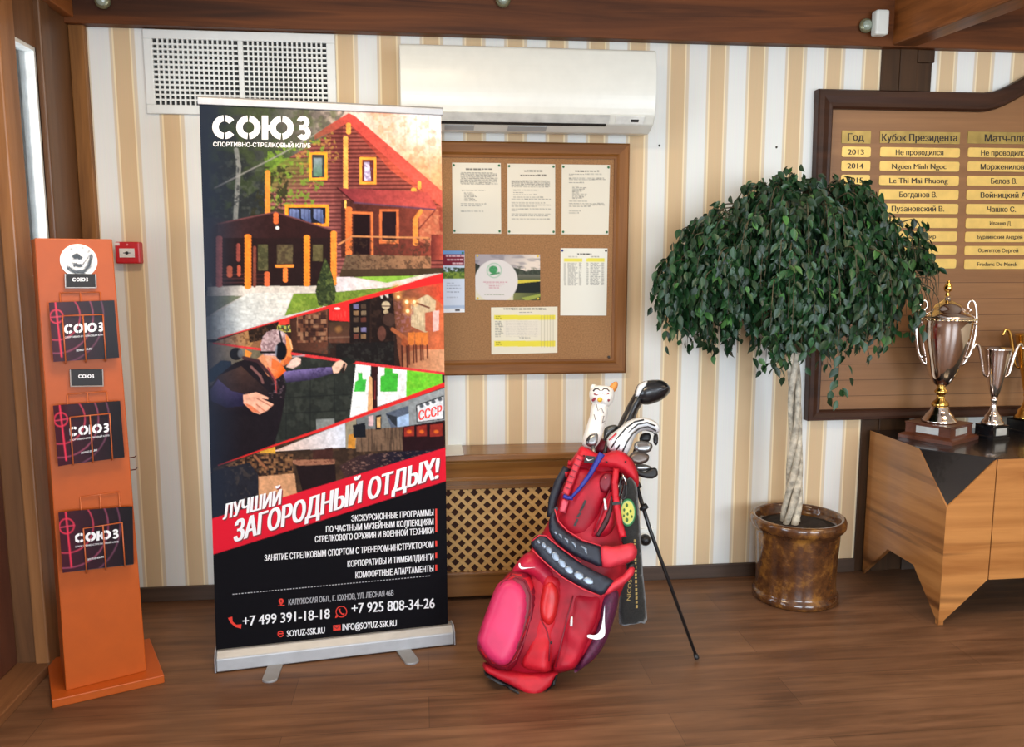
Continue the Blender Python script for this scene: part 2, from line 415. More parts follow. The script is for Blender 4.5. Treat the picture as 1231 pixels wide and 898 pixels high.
# ================================================================== the room
WY = 3.61
def wallpaper():
    m, nt, b = newmat('striped wallpaper'); b.inputs['Roughness'].default_value = 0.75; b.inputs['Specular IOR Level'].default_value = 0.25
    tc = N(nt, 'ShaderNodeTexCoord'); sp = N(nt, 'ShaderNodeSeparateXYZ'); nt.links.new(tc.outputs['Object'], sp.inputs[0])
    a = N(nt, 'ShaderNodeMath', operation='ADD'); a.inputs[1].default_value = -0.0155 + 0.178*20
    d = N(nt, 'ShaderNodeMath', operation='DIVIDE'); d.inputs[1].default_value = 0.178
    f = N(nt, 'ShaderNodeMath', operation='FRACT')
    nt.links.new(sp.outputs['X'], a.inputs[0]); nt.links.new(a.outputs[0], d.inputs[0]); nt.links.new(d.outputs[0], f.inputs[0])
    r = N(nt, 'ShaderNodeValToRGB'); r.color_ramp.interpolation = 'LINEAR'
    tan = (220, 190, 150); line = (250, 230, 190); lt = (226, 208, 182); cr = (239, 238, 232)
    stops = [(0, line), (.022, line), (.034, tan), (.372, tan), (.384, line), (.405, line), (.42, lt), (.475, lt), (.50, cr), (.925, cr), (.945, lt), (.985, lt), (.995, line)]
    e = r.color_ramp.elements
    e[0].position = 0; e[0].color = rgba(stops[0][1]); e[1].position = 1; e[1].color = rgba(line)
    for p, c in stops[1:]:
        n = e.new(p); n.color = rgba(c)
    nt.links.new(f.outputs[0], r.inputs[0])
    # fine woven streaks
    mp = N(nt, 'ShaderNodeMapping'); mp.inputs['Scale'].default_value = (500, 1, 6); nt.links.new(tc.outputs['Object'], mp.inputs[0])
    no = N(nt, 'ShaderNodeTexNoise'); no.inputs['Scale'].default_value = 1; nt.links.new(mp.outputs[0], no.inputs['Vector'])
    mx = N(nt, 'ShaderNodeMix', data_type='RGBA', blend_type='MULTIPLY'); mx.inputs['Factor'].default_value = 0.10
    nt.links.new(r.outputs[0], mx.inputs['A']); nt.links.new(no.outputs['Color'], mx.inputs['B'])
    nt.links.new(mx.outputs['Result'], b.inputs['Base Color']); return m
def planks():
    m, nt, b = newmat('plank flooring'); b.inputs['Specular IOR Level'].default_value = 0.35
    tc = N(nt, 'ShaderNodeTexCoord')
    br = N(nt, 'ShaderNodeTexBrick'); br.offset = 0.37; br.offset_frequency = 2
    br.inputs['Scale'].default_value = 1; br.inputs['Brick Width'].default_value = 1.25; br.inputs['Row Height'].default_value = 0.19
    br.inputs['Mortar Size'].default_value = 0.0012; br.inputs['Mortar Smooth'].default_value = 0.3; br.inputs['Bias'].default_value = 0
    br.inputs['Color1'].default_value = rgba((130, 94, 68)); br.inputs['Color2'].default_value = rgba((116, 82, 59)); br.inputs['Mortar'].default_value = rgba((94, 67, 48))
    nt.links.new(tc.outputs['Object'], br.inputs['Vector'])
    mp = N(nt, 'ShaderNodeMapping'); mp.inputs['Scale'].default_value = (2.0, 26, 1); nt.links.new(tc.outputs['Object'], mp.inputs[0])
    n1 = N(nt, 'ShaderNodeTexNoise'); n1.inputs['Scale'].default_value = 1; n1.inputs['Detail'].default_value = 7; n1.inputs['Roughness'].default_value = 0.6; n1.inputs['Distortion'].default_value = 0.6
    nt.links.new(mp.outputs[0], n1.inputs['Vector'])
    r = N(nt, 'ShaderNodeValToRGB'); r.color_ramp.elements[0].position = .3; r.color_ramp.elements[1].position = .72
    r.color_ramp.elements[0].color = (0.56, 0.53, 0.51, 1); r.color_ramp.elements[1].color = (1.22, 1.2, 1.18, 1)
    nt.links.new(n1.outputs['Fac'], r.inputs[0])
    mx = N(nt, 'ShaderNodeMix', data_type='RGBA', blend_type='MULTIPLY'); mx.inputs['Factor'].default_value = 1.0
    nt.links.new(br.outputs['Color'], mx.inputs['A']); nt.links.new(r.outputs[0], mx.inputs['B'])
    # darker wear clouds
    n2 = N(nt, 'ShaderNodeTexNoise'); n2.inputs['Scale'].default_value = 3.2; n2.inputs['Detail'].default_value = 3
    mp2 = N(nt, 'ShaderNodeMapping'); mp2.inputs['Scale'].default_value = (0.7, 2.2, 1); nt.links.new(tc.outputs['Object'], mp2.inputs[0]); nt.links.new(mp2.outputs[0], n2.inputs['Vector'])
    r2 = N(nt, 'ShaderNodeValToRGB'); r2.color_ramp.elements[0].position = .35; r2.color_ramp.elements[1].position = .65
    r2.color_ramp.elements[0].color = (0.80, 0.78, 0.76, 1); r2.color_ramp.elements[1].color = (1.08, 1.08, 1.08, 1)
    nt.links.new(n2.outputs['Fac'], r2.inputs[0])
    m2 = N(nt, 'ShaderNodeMix', data_type='RGBA', blend_type='MULTIPLY'); m2.inputs['Factor'].default_value = 1.0
    nt.links.new(mx.outputs['Result'], m2.inputs['A']); nt.links.new(r2.outputs[0], m2.inputs['B'])
    nt.links.new(m2.outputs['Result'], b.inputs['Base Color'])
    rr = N(nt, 'ShaderNodeMapRange'); rr.inputs['To Min'].default_value = 0.36; rr.inputs['To Max'].default_value = 0.55
    nt.links.new(n1.outputs['Fac'], rr.inputs['Value']); nt.links.new(rr.outputs['Result'], b.inputs['Roughness'])
    bp = N(nt, 'ShaderNodeBump'); bp.inputs['Strength'].default_value = 0.12; bp.inputs['Distance'].default_value = 0.002
    nt.links.new(n1.outputs['Fac'], bp.inputs['Height']); nt.links.new(bp.outputs[0], b.inputs['Normal'])
    return m
BEAM = wood('beam timber', (74, 39, 17), (116, 64, 29), 0.5, 'X', 0.8, knots=0.8, streak=(60, 32, 16), spec=.25)
BEAMY = wood('rafter timber', (96, 52, 22), (150, 88, 42), 0.4, 'Y', 0.8, streak=(80, 44, 24), spec=.3)
POST = wood('post timber', (104, 66, 32), (150, 100, 52), 0.5, 'Z', 0.8, knots=0.85, streak=(84, 52, 26), spec=.25)
DPOST = wood('dark post timber', (52, 34, 20), (76, 50, 29), 0.5, 'Z', 0.8, spec=.25)
FRAME = wood('window frame timber', (128, 84, 48), (164, 112, 68), 0.35, 'Z', 0.7)
SKIRT = wood('skirting', (62, 46, 36), (84, 64, 50), 0.5, 'X', 0.8)
XL, XR, YF, ZC = -1.40, 5.2, -2.95, 2.64
b = MB(); b.box((-1.75, YF, -0.06), (XR, WY+0.1, 0)); structure(b.build('floor', planks()))
b = MB(); b.box((-1.75, YF, ZC), (XR, WY+0.1, ZC+0.06)); structure(b.build('ceiling', mat('ceiling paint', (226, 222, 216), 0.8, var=0.02)))
b = MB(); b.box((XL-.05, WY, 0), (XR, WY+0.1, ZC)); structure(b.build('wall_back', wallpaper()))
PLAS = mat('plain plaster', (206, 188, 158), 0.8, var=0.03)
b = MB(); b.box((XR, YF, 0), (XR+0.1, WY, ZC)); structure(b.build('wall_right', PLAS))
b = MB()                                                            # front wall with two window openings
for x0, x1, z0, z1 in ((-1.75, -1.2, 0, ZC), (1.0, 2.0, 0, ZC), (4.2, XR, 0, ZC), (-1.2, 1.0, 0, .45), (2.0, 4.2, 0, .45), (-1.2, 1.0, 2.25, ZC), (2.0, 4.2, 2.25, ZC)):
    b.box((x0, YF-.1, z0), (x1, YF, z1))
structure(b.build('wall_front', PLAS))
b = MB()                                                            # left wall: pieces round the openings
for y0, y1, z0, z1 in ((YF, -0.8, 0, ZC), (-0.8, 1.9, 0, .45), (-0.8, 1.9, 2.25, ZC), (1.9, 2.02, 0, ZC), (2.02, 3.0, 2.28, ZC), (3.0, 3.115, 0, ZC), (3.115, 3.315, 0, .385), (3.115, 3.315, 2.264, ZC), (3.315, WY, 0, ZC)):
    b.box((XL-(.16 if y0 < 3.1 else .05), y0, z0), (XL, y1, z1))
structure(b.build('wall_left', wood('wall boarding', (96, 62, 36), (132, 88, 52), 0.45, 'Z', 0.6)))
def glassmat():
    m, nt, b = newmat('window glass'); nt.nodes.remove(b)
    t = N(nt, 'ShaderNodeBsdfTransparent'); t.inputs[0].default_value = (0.97, 0.99, 1, 1)
    g = N(nt, 'ShaderNodeBsdfGlossy'); g.inputs['Roughness'].default_value = 0.02
    fr = N(nt, 'ShaderNodeFresnel'); fr.inputs[0].default_value = 1.45; mx = N(nt, 'ShaderNodeMixShader')
    nt.links.new(fr.outputs[0], mx.inputs[0]); nt.links.new(t.outputs[0], mx.inputs[1]); nt.links.new(g.outputs[0], mx.inputs[2])
    nt.links.new(mx.outputs[0], nt.nodes['Material Output'].inputs[0]); return m
GLASS = glassmat()
# narrow window beside the corner
b = MB(); b.box((XL-.040, 3.115, .385), (XL-.036, 3.315, 2.264)); w = structure(b.build('window_1', GLASS))
b = MB(); b.box((XL-.05, 3.303, .385), (XL-.004, 3.315, 2.264)); b.box((XL-.05, 3.115, 2.250), (XL-.004, 3.303, 2.264)); b.build('window_reveal', mat('white reveal paint', (236, 236, 232), 0.4), w)
b = MB(); b.box((XL-.05, 3.115, .367), (XL+.03, 3.33, .387), bev=.004); b.build('window_sill', mat('white sill', (225, 228, 232), 0.35), w)
b = MB(); b.box((XL-.05, 3.116, .39), (XL-.01, 3.14, 2.25)); b.build('window_frame', FRAME, w)
# big side window out of frame, its pane and frame
b = MB(); b.box((XL-.10, -0.8, .45), (XL-.095, 1.9, 2.25)); w = structure(b.build('window_2', GLASS))
b = MB()
for y in (-0.8, 0.07, 0.97, 1.84): b.box((XL-.13, y, .45), (XL-.07, y+.06, 2.25))
for z in (.45, 2.19): b.box((XL-.13, -0.8, z), (XL-.07, 1.9, z+.06))
b.build('window_frame', FRAME, w)
for k, (x0, x1) in enumerate(((-1.2, 1.0), (2.0, 4.2))):
    b = MB(); b.box((x0, YF-.06, .45), (x1, YF-.055, 2.25)); w = structure(b.build('window_%d' % (3+k), GLASS))
    b = MB()
    for x in (x0, (x0+x1)/2-.03, x1-.06): b.box((x, YF-.08, .45), (x+.06, YF-.03, 2.25))
    for z in (.45, 2.19): b.box((x0, YF-.08, z), (x1, YF-.03, z+.06))
    b.build('window_frame', FRAME, w)
# glazed door leaf and its threshold at the left edge
b = MB(); b.box((XL-.125, 2.03, .04), (XL-.085, 2.99, .78)); b.box((XL-.125, 2.86, .78), (XL-.085, 2.99, 2.27)); b.box((XL-.125, 2.03, .78), (XL-.085, 2.14, 2.27)); b.box((XL-.125, 2.14, 2.14), (XL-.085, 2.86, 2.27))
d = structure(b.build('door_1', wood('door timber', (84, 46, 34), (112, 66, 46), 0.4, 'Z', 0.8)))
b = MB(); b.box((XL-.107, 2.14, .78), (XL-.102, 2.86, 2.14)); b.build('door_glass', GLASS, d)
b = MB(); b.box((XL-.16, 2.02, 0), (XL+.03, 3.0, .036), bev=.004); structure(b.build('trim_1', wood('threshold oak', (112, 72, 44), (146, 100, 64), 0.4, 'Y', 0.8)))
# mullions and corner posts
b = MB(); b.box((XL-.02, 2.985, 0), (XL+.028, 3.055, ZC), bev=.006); b.box((XL-.01, 3.055, 0), (XL+.018, 3.12, ZC), bev=.006); structure(b.build('trim_2', FRAME))
b = MB(); b.box((XL-.01, 3.315, 0), (XL+.022, 3.40, ZC), bev=.006); b.box((XL-.01, 3.40, 0), (XL+.012, 3.61, ZC)); structure(b.build('trim_3', wood('shaded jamb timber', (84, 55, 32), (112, 74, 44), 0.4, 'Z', 0.8)))  # frame timber in a darker tone, the jamb's shade put into its colour
b = MB(); b.box((XL+.012, WY-.03, 0), (-1.326, WY, 2.43), bev=.005); structure(b.build('trim_4', POST))
# beams
b = MB(); b.box((XL-.1, WY-.06, 2.419), (2.08, WY, ZC), bev=.004); b.box((2.08, WY-.05, 2.421), (XR, WY, ZC), bev=.004); structure(b.build('trim_5', BEAM))
b = MB(); b.box((XL, 1.0, 2.44), (XL+.05, WY-.06, ZC), bev=.004); structure(b.build('trim_6', BEAMY))
a0 = Vector((2.125, WY-.045, 2.425)); dr = Vector((0.127, -0.992, 0)); sd = Vector((0.992, 0.127, 0))
b = MB(); b.prism([a0-sd*.06, a0+sd*.06, a0+sd*.06+Vector((0, 0, .215)), a0-sd*.06+Vector((0, 0, .215))], dr*3.2, bev=.006); structure(b.build('trim_7', BEAMY))
b = MB(); b.box((2.05, WY-.010, 0), (2.135, WY, 2.43), bev=.003); b.box((2.135, WY-.014, 0), (2.215, WY, 2.43), bev=.003); b.box((2.215, WY-.008, 0), (2.29, WY, 2.43), bev=.003)
b.box((2.213, WY-.022, 2.365), (2.292, WY-.006, 2.42), bev=.003); structure(b.build('trim_8', DPOST))
# skirting
b = MB(); b.box((-1.326, WY-.016, 0), (2.05, WY, .066), bev=.003); b.box((2.29, WY-.016, 0), (XR, WY, .066), bev=.003); structure(b.build('baseboard_back', SKIRT))

# ================================================================== roll-up banner
BA = np.array([-.774, 2.951, 0.0]); BB = np.array([.093, 3.079, 0.0]); BD = (BB-BA)/np.linalg.norm(BB-BA)
BN = np.array([BD[1], -BD[0], 0.0]); PB = Plane(BA, BN)
PRINT = printmat('banner print', 0.5, 0.04)
ALU = mat('brushed aluminium', (172, 172, 174), 0.5, 0.5, var=0.03)
def paint_banner(p):
    navy = (24, 27, 36)
    p.poly([(200, 100), (600, 100), (600, 900), (200, 900)], (20, 20, 25))
    # ---- first picture: sky, trees, log house
    A = [(230, 118), (540, 118), (540, 332), (380, 373), (262, 408), (230, 408)]
    p.poly(A, (205, 185, 172))
    p.fade(A, (430, 130), (330, 150), (226, 200, 190), (70, 74, 68))
    p.fade([(230, 118), (380, 118), (380, 350), (230, 350)], (350, 150), (285, 190), (70, 74, 68), (38, 42, 44), .2, 1)
    p.fade([(440, 118), (540, 118), (540, 345), (440, 345)], (440, 140), (530, 170), (232, 170, 150), (248, 214, 192), .3, 1)
    p.fade([(440, 150), (540, 118), (540, 345), (440, 345)], (495, 150), (500, 215), (244, 190, 150), (236, 160, 112), 0, .9)
    p.fade([(440, 300), (540, 240), (540, 345), (440, 345)], (505, 235), (505, 310), (206, 120, 84), (140, 70, 50), .8, 1)
    p.ell(452, 190, 26, 44, (238, 190, 172), .6, .8); p.ell(514, 142, 30, 34, (252, 240, 238), .95, .9)
    p.speck([(250, 124), (420, 124), (400, 160), (330, 215), (260, 260), (250, 260)], .09, (60, 74, 40), .55, 3, .42)
    p.speck([(340, 124), (420, 124), (400, 160), (330, 190)], .16, (84, 78, 76), .6, 5, .45)
    p.speck([(440, 130), (534, 150), (534, 250), (450, 160)], .14, (226, 140, 96), .4, 9, .5)
    p.speck([(252, 190), (322, 190), (322, 275), (252, 275)], .2, (78, 84, 76), .45, 11, .55)
    p.line([(284, 180), (287, 200), (283, 263)], 5.5, (128, 130, 126)); p.speck([(279, 180), (291, 180), (288, 264), (278, 264)], .22, (40, 42, 44), .7, 12, .58)
    for x, y in ((470, 200), (486, 190), (500, 205), (515, 215)): p.line([(x, 140), (x+3, y+25)], 1.4, (236, 176, 150), .5)
    # walls of logs
    Wl = [(419, 146), (532, 246), (532, 332), (395, 332), (395, 300), (318, 268), (318, 208), (360, 182)]
    p.fade(Wl, (318, 260), (420, 200), (150, 92, 92), (112, 54, 50)); p.fade(Wl, (430, 250), (520, 190), (112, 52, 50), (206, 92, 66), 0, 1)
    m = inside(p.X, p.Y, Wl); k = np.sin(2*PI*(p.Y*0.97 + p.X*0.008)/4.65); p._mix(m*np.clip(k, 0, 1), (54, 26, 28), .62); p._mix(m*np.clip(-k, 0, 1), (206, 140, 132), .22)
    p.fade([(400, 150), (412, 150), (412, 300), (400, 300)], (400, 0), (412, 0), (70, 32, 32), (70, 32, 32), 0, .5)
    # foliage in front of the left wall
    p.fade([(318, 190), (372, 190), (372, 232), (318, 232)], (340, 195), (372, 232), (96, 128, 46), (100, 100, 60), .75, 0)
    p.speck([(322, 178), (392, 165), (396, 212), (370, 262), (318, 250)], .24, (112, 146, 52), .85, 21, .50)
    p.speck([(318, 200), (352, 200), (340, 262), (300, 262)], .22, (44, 44, 30), .85, 22, .45)
    p.speck([(352, 180), (398, 150), (408, 190), (372, 226)], .3, (176, 140, 70), .7, 23, .55)
    p.line([(258, 226), (340, 184), (419, 138)], 1.8, (150, 148, 148), .75)
    # roof boards
    p.fade([(419, 136), (396, 150), (378, 162), (378, 168), (400, 158), (419, 147)], (380, 165), (419, 140), (140, 84, 66), (184, 70, 64))
    p.fade([(419, 136), (426, 139), (533, 231), (533, 250), (508, 228), (419, 148)], (419, 140), (533, 245), (190, 70, 64), (214, 96, 80))
    p.fade([(419, 148), (508, 228), (533, 250), (470, 205)], (440, 160), (480, 205), (150, 50, 45), (226, 96, 70), .6, .6)
    def logs(x0, x1, y0, y1, c, dx=0.0, s=5.0):
        y = y0
        while y < y1:
            t = (y-y0)/(y1-y0); p.ell((x0+x1)/2+dx*t, y+s/2, (x1-x0)/2, s*.62, c, 1, .15); y += s*.8
    logs(412.5, 418.5, 164, 226, (244, 168, 84)); logs(416, 422, 148, 160, (246, 160, 76)); logs(318.5, 325, 205, 257, (226, 134, 56)); logs(502, 506.5, 218, 226, (246, 170, 80)); logs(494, 501, 226, 231, (246, 160, 70))
    def win(x0, y0, x1, y1, w, c, g):
        p.poly([(x0, y0), (x1, y0), (x1, y1), (x0, y1)], c); p.poly([(x0+w, y0+w*.9), (x1-w, y0+w*.9), (x1-w, y1-w*.9), (x0+w, y1-w*.9)], g)
    win(371.5, 183, 393.5, 216.5, 3.4, (242, 158, 48), (56, 60, 62)); p.fade([(377, 190), (387, 190), (387, 212), (377, 212)], (380, 190), (382, 212), (132, 146, 158), (80, 118, 96))
    win(432, 189, 452.5, 221.5, 3.2, (246, 160, 62), (96, 44, 44)); p.poly([(438, 195), (444, 195), (446, 217), (438, 217)], (206, 196, 220)); p.speck([(437, 194), (447, 194), (447, 217), (437, 217)], .3, (120, 100, 150), .6, 31)
    win(342.5, 246, 395.5, 272, 4, (240, 150, 46), (30, 30, 40))
    for x in (348.5, 362, 377): p.fade([(x, 251), (x+11, 252), (x+12, 270), (x, 262)], (x, 250), (x+11, 268), (118, 132, 178), (70, 84, 132))
    for x in (351, 356, 366, 371, 381, 386): p.line([(x, 251), (x, 270)], .8, (40, 44, 70), .6)
    # veranda
    p.fade([(410, 240), (533, 250), (533, 308), (410, 310)], (420, 280), (533, 280), (58, 30, 28), (150, 70, 54))
    p.speck([(410, 240), (510, 250), (510, 308), (410, 310)], .2, (100, 52, 44), .4, 33)
    p.poly([(504, 252), (527, 252), (530, 300), (504, 290)], (182, 100, 74)); p.speck([(504, 252), (532, 252), (532, 300), (504, 290)], .25, (220, 150, 110), .5, 34)
    p.poly([(425.5, 258), (444, 258), (444, 306), (425.5, 306)], (30, 16, 18)); p.line([(423, 255.5), (447, 256.5), (447.5, 306)], 3, (206, 112, 62))
    win(456, 251.5, 479.5, 293, 3.2, (204, 108, 62), (38, 22, 26)); p.line([(460, 289), (476, 290)], 2, (214, 130, 80))
    p.fade([(405.5, 226), (514, 231), (525, 249), (523, 253), (425, 243)], (420, 228), (510, 250), (126, 50, 56), (196, 84, 76)); p.line([(425, 243.5), (523, 252)], 2, (92, 62, 84), .9)
    p.line([(405.5, 226), (425, 243)], 1.6, (60, 24, 26)); p.line([(523, 253), (502, 277)], 1.4, (110, 46, 40))
    logs(415, 423.5, 249, 306, (214, 112, 58)); logs(496, 503, 262, 291, (238, 140, 66)); p.line([(500, 262), (506, 254)], 5, (236, 140, 66)); logs(414, 416.5, 241, 247, (250, 196, 100))
    p.fade([(416, 306), (518, 308), (518, 332), (408, 332)], (420, 310), (515, 320), (104, 84, 66), (164, 116, 84)); p.speck([(423, 285), (517, 286), (518, 332), (408, 332)], .3, (64, 46, 36), .6, 36, .5)
    p.line([(407, 294), (423.5, 284), (515, 286)], 2, (206, 138, 88)); p.fade([(518, 282), (533, 282), (533, 312), (518, 312)], (520, 0), (533, 0), (110, 48, 42), (180, 80, 62))
    p.poly([(410, 324), (533, 322), (533, 333), (408, 334)], (66, 52, 38))
    # pavements and lawns
    p.fade([(250, 340), (420, 338), (533, 328), (533, 360), (262, 408), (245, 408)], (300, 345), (300, 400), (206, 198, 190), (200, 200, 202))
    p.fade([(244, 356), (292, 355.5), (268, 369), (244, 384)], (250, 360), (285, 360), (122, 130, 130), (112, 118, 92))
    p.fade([(300, 352), (353, 352), (341, 379), (262, 405), (244, 405), (244, 386)], (330, 355), (270, 400), (214, 212, 206), (196, 206, 212)); p.speck([(300, 352), (353, 352), (341, 379), (262, 405), (244, 405), (244, 386)], .2, (180, 184, 184), .5, 41, .5, .6, 2)
    p.poly([(353, 353), (386, 352), (388, 369), (342, 380)], (106, 134, 48)); p.speck([(353, 353), (386, 352), (388, 369), (342, 380)], .3, (150, 170, 70), .5, 42)
    p.poly([(403, 351), (470, 343), (486, 337), (470, 350), (400, 368)], (116, 140, 54)); p.speck([(403, 351), (470, 343), (486, 337), (470, 350), (400, 368)], .3, (80, 108, 40), .5, 43)
    p.poly([(425, 333), (506, 331), (465, 340)], (132, 176, 66)); p.fade([(404, 333), (424, 333), (462, 341), (520, 330), (470, 345), (404, 351)], (404, 340), (500, 335), (214, 206, 214), (222, 206, 196))
    # gazebo
    p.poly([(246, 282), (262, 268), (331, 254.5), (402, 277), (404, 344), (255, 344)], (36, 22, 22))
    p.fade([(262, 268), (331, 254.5), (402, 277), (402, 286), (262, 286)], (262, 270), (331, 270), (58, 40, 44), (44, 24, 24)); p.line([(262, 269), (331, 255), (402, 277.5)], 1.6, (106, 64, 66))
    p.fade([(244, 262), (275, 262), (275, 345), (244, 345)], (248, 0), (275, 0), (70, 64, 74), (52, 36, 38), .9, 0)
    for q, c in (((310, 294, 322, 325), (66, 66, 44)), ((333, 294, 352, 317), (76, 64, 48)), ((376, 294, 388, 314), (84, 76, 50))):
        x0, y0, x1, y1 = q; p.poly([(x0, y0), (x1, y0), (x1, y1), (x0, y1)], c); p.speck([(x0, y0), (x1, y0), (x1, y1), (x0, y1)], .25, (112, 104, 70), .5, 45)
    for y in (330, 335, 340): p.line([(268, y), (294, y-.5)], 1.2, (96, 50, 48), .8); p.line([(302, y), (318, y)], 1, (80, 40, 38), .7)
    logs(259.5, 267.5, 284, 343, (164, 84, 82)); logs(293.8, 302.3, 282, 343, (246, 132, 44)); logs(365, 373, 283, 342, (246, 134, 44)); logs(397.3, 405, 278, 342, (246, 140, 56))
    logs(284, 289, 293, 311, (150, 70, 60)); logs(272.5, 279.5, 320, 331, (196, 92, 64)); logs(285, 289.5, 319, 330, (190, 86, 60)); logs(304, 308, 296, 342, (120, 62, 50))
    p.poly([(331, 318), (353.5, 318), (353, 321.5), (331, 321.5)], (250, 146, 60)); logs(340, 346, 322, 337, (246, 130, 60)); logs(317.5, 324.5, 327, 341, (206, 100, 60)); logs(328.5, 335, 256, 267, (214, 106, 56)); p.ell(333.5, 274, 2.4, 2, (214, 220, 222))
    # conical bush
    B = [(391, 310), (399, 328), (404, 350), (402, 368), (383, 368), (379, 350), (385, 328)]
    p.poly(B, (52, 62, 36)); p.speck(B, .3, (98, 112, 58), .8, 47, .5); p.speck(B, .4, (24, 34, 24), .7, 48, .55)
    # ---- second picture: bar room
    Bm = [(258, 412), (262, 406), (340, 384), (380, 373), (470, 351), (536, 335), (536, 450), (448, 440), (340, 424)]
    p.poly(Bm, (44, 30, 26)); p.fade([(256, 412), (330, 386), (330, 424)], (262, 410), (330, 400), (160, 122, 96), (120, 76, 46)); p.fade([(262, 410), (318, 391), (300, 418)], (265, 410), (312, 400), (140, 116, 104), (196, 140, 76), .6, .9); p.speck([(258, 412), (318, 391), (300, 418)], .3, (90, 60, 40), .6, 50, .55)
    p.blocks([(298, 395), (346, 382), (346, 402), (300, 412)], .45, [(30, 20, 18), (60, 42, 32), (24, 18, 18)], .9, 51)
    p.poly([(335, 386), (348, 382), (348, 390), (335, 391)], (222, 62, 50)); p.blocks([(333, 391), (350, 391), (350, 399), (333, 399)], .5, [(70, 130, 70), (200, 190, 90), (60, 80, 60), (90, 50, 40)], .9, 52)
    p.fade([(348, 384), (394, 371), (394, 426), (352, 420)], (350, 0), (392, 0), (62, 38, 30), (96, 58, 44)); p.blocks([(357, 380), (393, 374), (393, 411), (357, 412)], .36, [(120, 76, 56), (70, 44, 36), (150, 110, 84), (54, 34, 30), (96, 60, 44)], .9, 53, .9, .55)
    for y in (384, 391, 398, 405): p.line([(368, y), (392, y-1)], 1, (40, 24, 22), .8)
    p.poly([(395, 367.5), (419.5, 363.5), (420, 386.5), (396, 385)], (222, 44, 44)); p.speck([(400, 374), (416, 370), (416, 384), (400, 384)], .4, (240, 90, 80), .5, 54, .5, 2, .6); p.ell(405.5, 371, 3.6, 1.3, (240, 230, 226))
    p.fade([(395, 387), (420, 387), (420, 412), (395, 412)], (0, 388), (0, 412), (66, 48, 36), (96, 60, 48)); p.ell(407, 396, 4, 4, (150, 104, 60), .8, .8); p.line([(394, 406), (420, 405)], 1.4, (130, 100, 84), .7)
    p.poly([(421, 364), (445, 360), (444, 412), (421, 412)], (30, 22, 22))
    for i, x in enumerate((428, 437)):
        for j, y in enumerate((366, 374, 382, 394, 402)): p.poly([(x-3, y), (x+3, y-.6), (x+3, y+5), (x-3, y+5)], [(124, 120, 170), (150, 116, 84), (84, 66, 54), (140, 120, 96), (110, 60, 50)][(i*2+j) % 5], .85)
    p.poly([(446, 356), (472, 352), (474, 440), (446, 438)], (32, 22, 20)); p.speck([(446, 356), (474, 352), (474, 440), (446, 438)], .2, (62, 44, 36), .6, 56)
    p.line([(456, 352.5), (459, 358), (461, 352), (466, 357), (466, 350)], 2, (206, 200, 194), .9); p.ell(464, 367, 5.2, 4.8, (190, 172, 142)); p.ell(464, 375, 3, 3, (170, 150, 120)); p.line([(459, 368), (470, 368)], 1.2, (60, 44, 40)); p.ell(468, 384, 8, 8, (66, 46, 40)); p.ell(459, 401, 5, 9, (104, 64, 54), .8)
    R = [(472, 352), (536, 336), (536, 450), (482, 443), (478, 420)]
    p.fade(R, (474, 390), (530, 395), (104, 64, 48), (204, 106, 68)); p.fade([(485, 425), (500, 420), (536, 420), (536, 450), (484, 444)], (488, 430), (534, 430), (160, 104, 74), (222, 160, 120))
    p.poly([(494, 364), (514, 354), (524, 362), (522, 392), (512, 400), (494, 392)], (196, 172, 138)); p.speck([(494, 364), (514, 354), (522, 392), (494, 392)], .4, (226, 214, 180), .5, 57, .5, 3, .3)
    p.fade([(493, 350), (536, 337), (536, 370), (520, 356)], (500, 350), (530, 345), (160, 86, 62), (216, 76, 52)); p.poly([(511, 376), (521, 374), (520, 398), (511, 398)], (176, 92, 66)); p.poly([(520.5, 374), (528, 373), (527.5, 397), (520.5, 399)], (222, 178, 172)); p.speck([(474, 362), (498, 362), (496, 398), (478, 400)], .3, (144, 96, 98), .8, 58, .48); p.line([(500, 364), (516, 370)], 2, (110, 62, 48))
    for x, y, r in ((478, 348.5, 3), (489, 363, 2.2), (498, 363, 2), (490, 374, 2.2), (479, 357, 1.8)): p.ell(x, y, r*2.4, r*2.4, (246, 170, 90), .55, .9); p.ell(x, y, r, r, (255, 238, 180), 1, .4)
    p.line([(472, 396), (492, 410)], 5, (164, 92, 58)); p.poly([(484, 404), (492, 412), (489, 418), (482, 414)], (150, 76, 46))
    for x in (494.5, 503, 511): p.poly([(x-4, 400), (x+4, 399), (x+3.4, 415), (x-3.6, 415)], (206, 116, 54)); p.line([(x-3, 415), (x-2.4, 438-(x-494)*.35)], 1.8, (84, 40, 30)); p.line([(x+2.6, 415), (x+3, 436-(x-494)*.35)], 1.6, (84, 40, 30))
    for x in (483, 489): p.line([(x, 416), (x+1, 442)], 2, (66, 34, 28))
    p.poly([(404, 414), (474, 410), (474, 440), (404, 432)], (28, 24, 24)); p.speck([(380, 410), (474, 410), (474, 440), (380, 428)], .25, (56, 56, 52), .5, 59, .55)
    # ---- third picture: shooting range
    C = [(250, 411), (330, 422), (400, 431), (450, 438), (536, 449), (536, 466), (400, 512), (327, 537), (258, 562), (250, 562)]
    p.poly(C, (40, 43, 40)); p.speck(C, .12, (58, 62, 56), .6, 61, .45)
    for y in (478, 497): p.line([(342, y), (424, y-4)], 1, (28, 30, 30), .8)
    for x in (344, 373, 402): p.line([(x, 455), (x, 530)], 1, (28, 30, 30), .8)
    p.fade([(250, 411), (316, 420), (318, 440), (250, 465)], (256, 420), (310, 430), (136, 122, 112), (104, 96, 76))
    p.poly([(380, 504), (402, 503), (402, 512), (380, 519)], (128, 134, 132))
    p.poly([(428, 437), (446, 439), (442, 496), (420.5, 502)], (236, 240, 242)); p.poly([(454.5, 440), (489, 444), (488, 477), (453.5, 489)], (238, 240, 242))
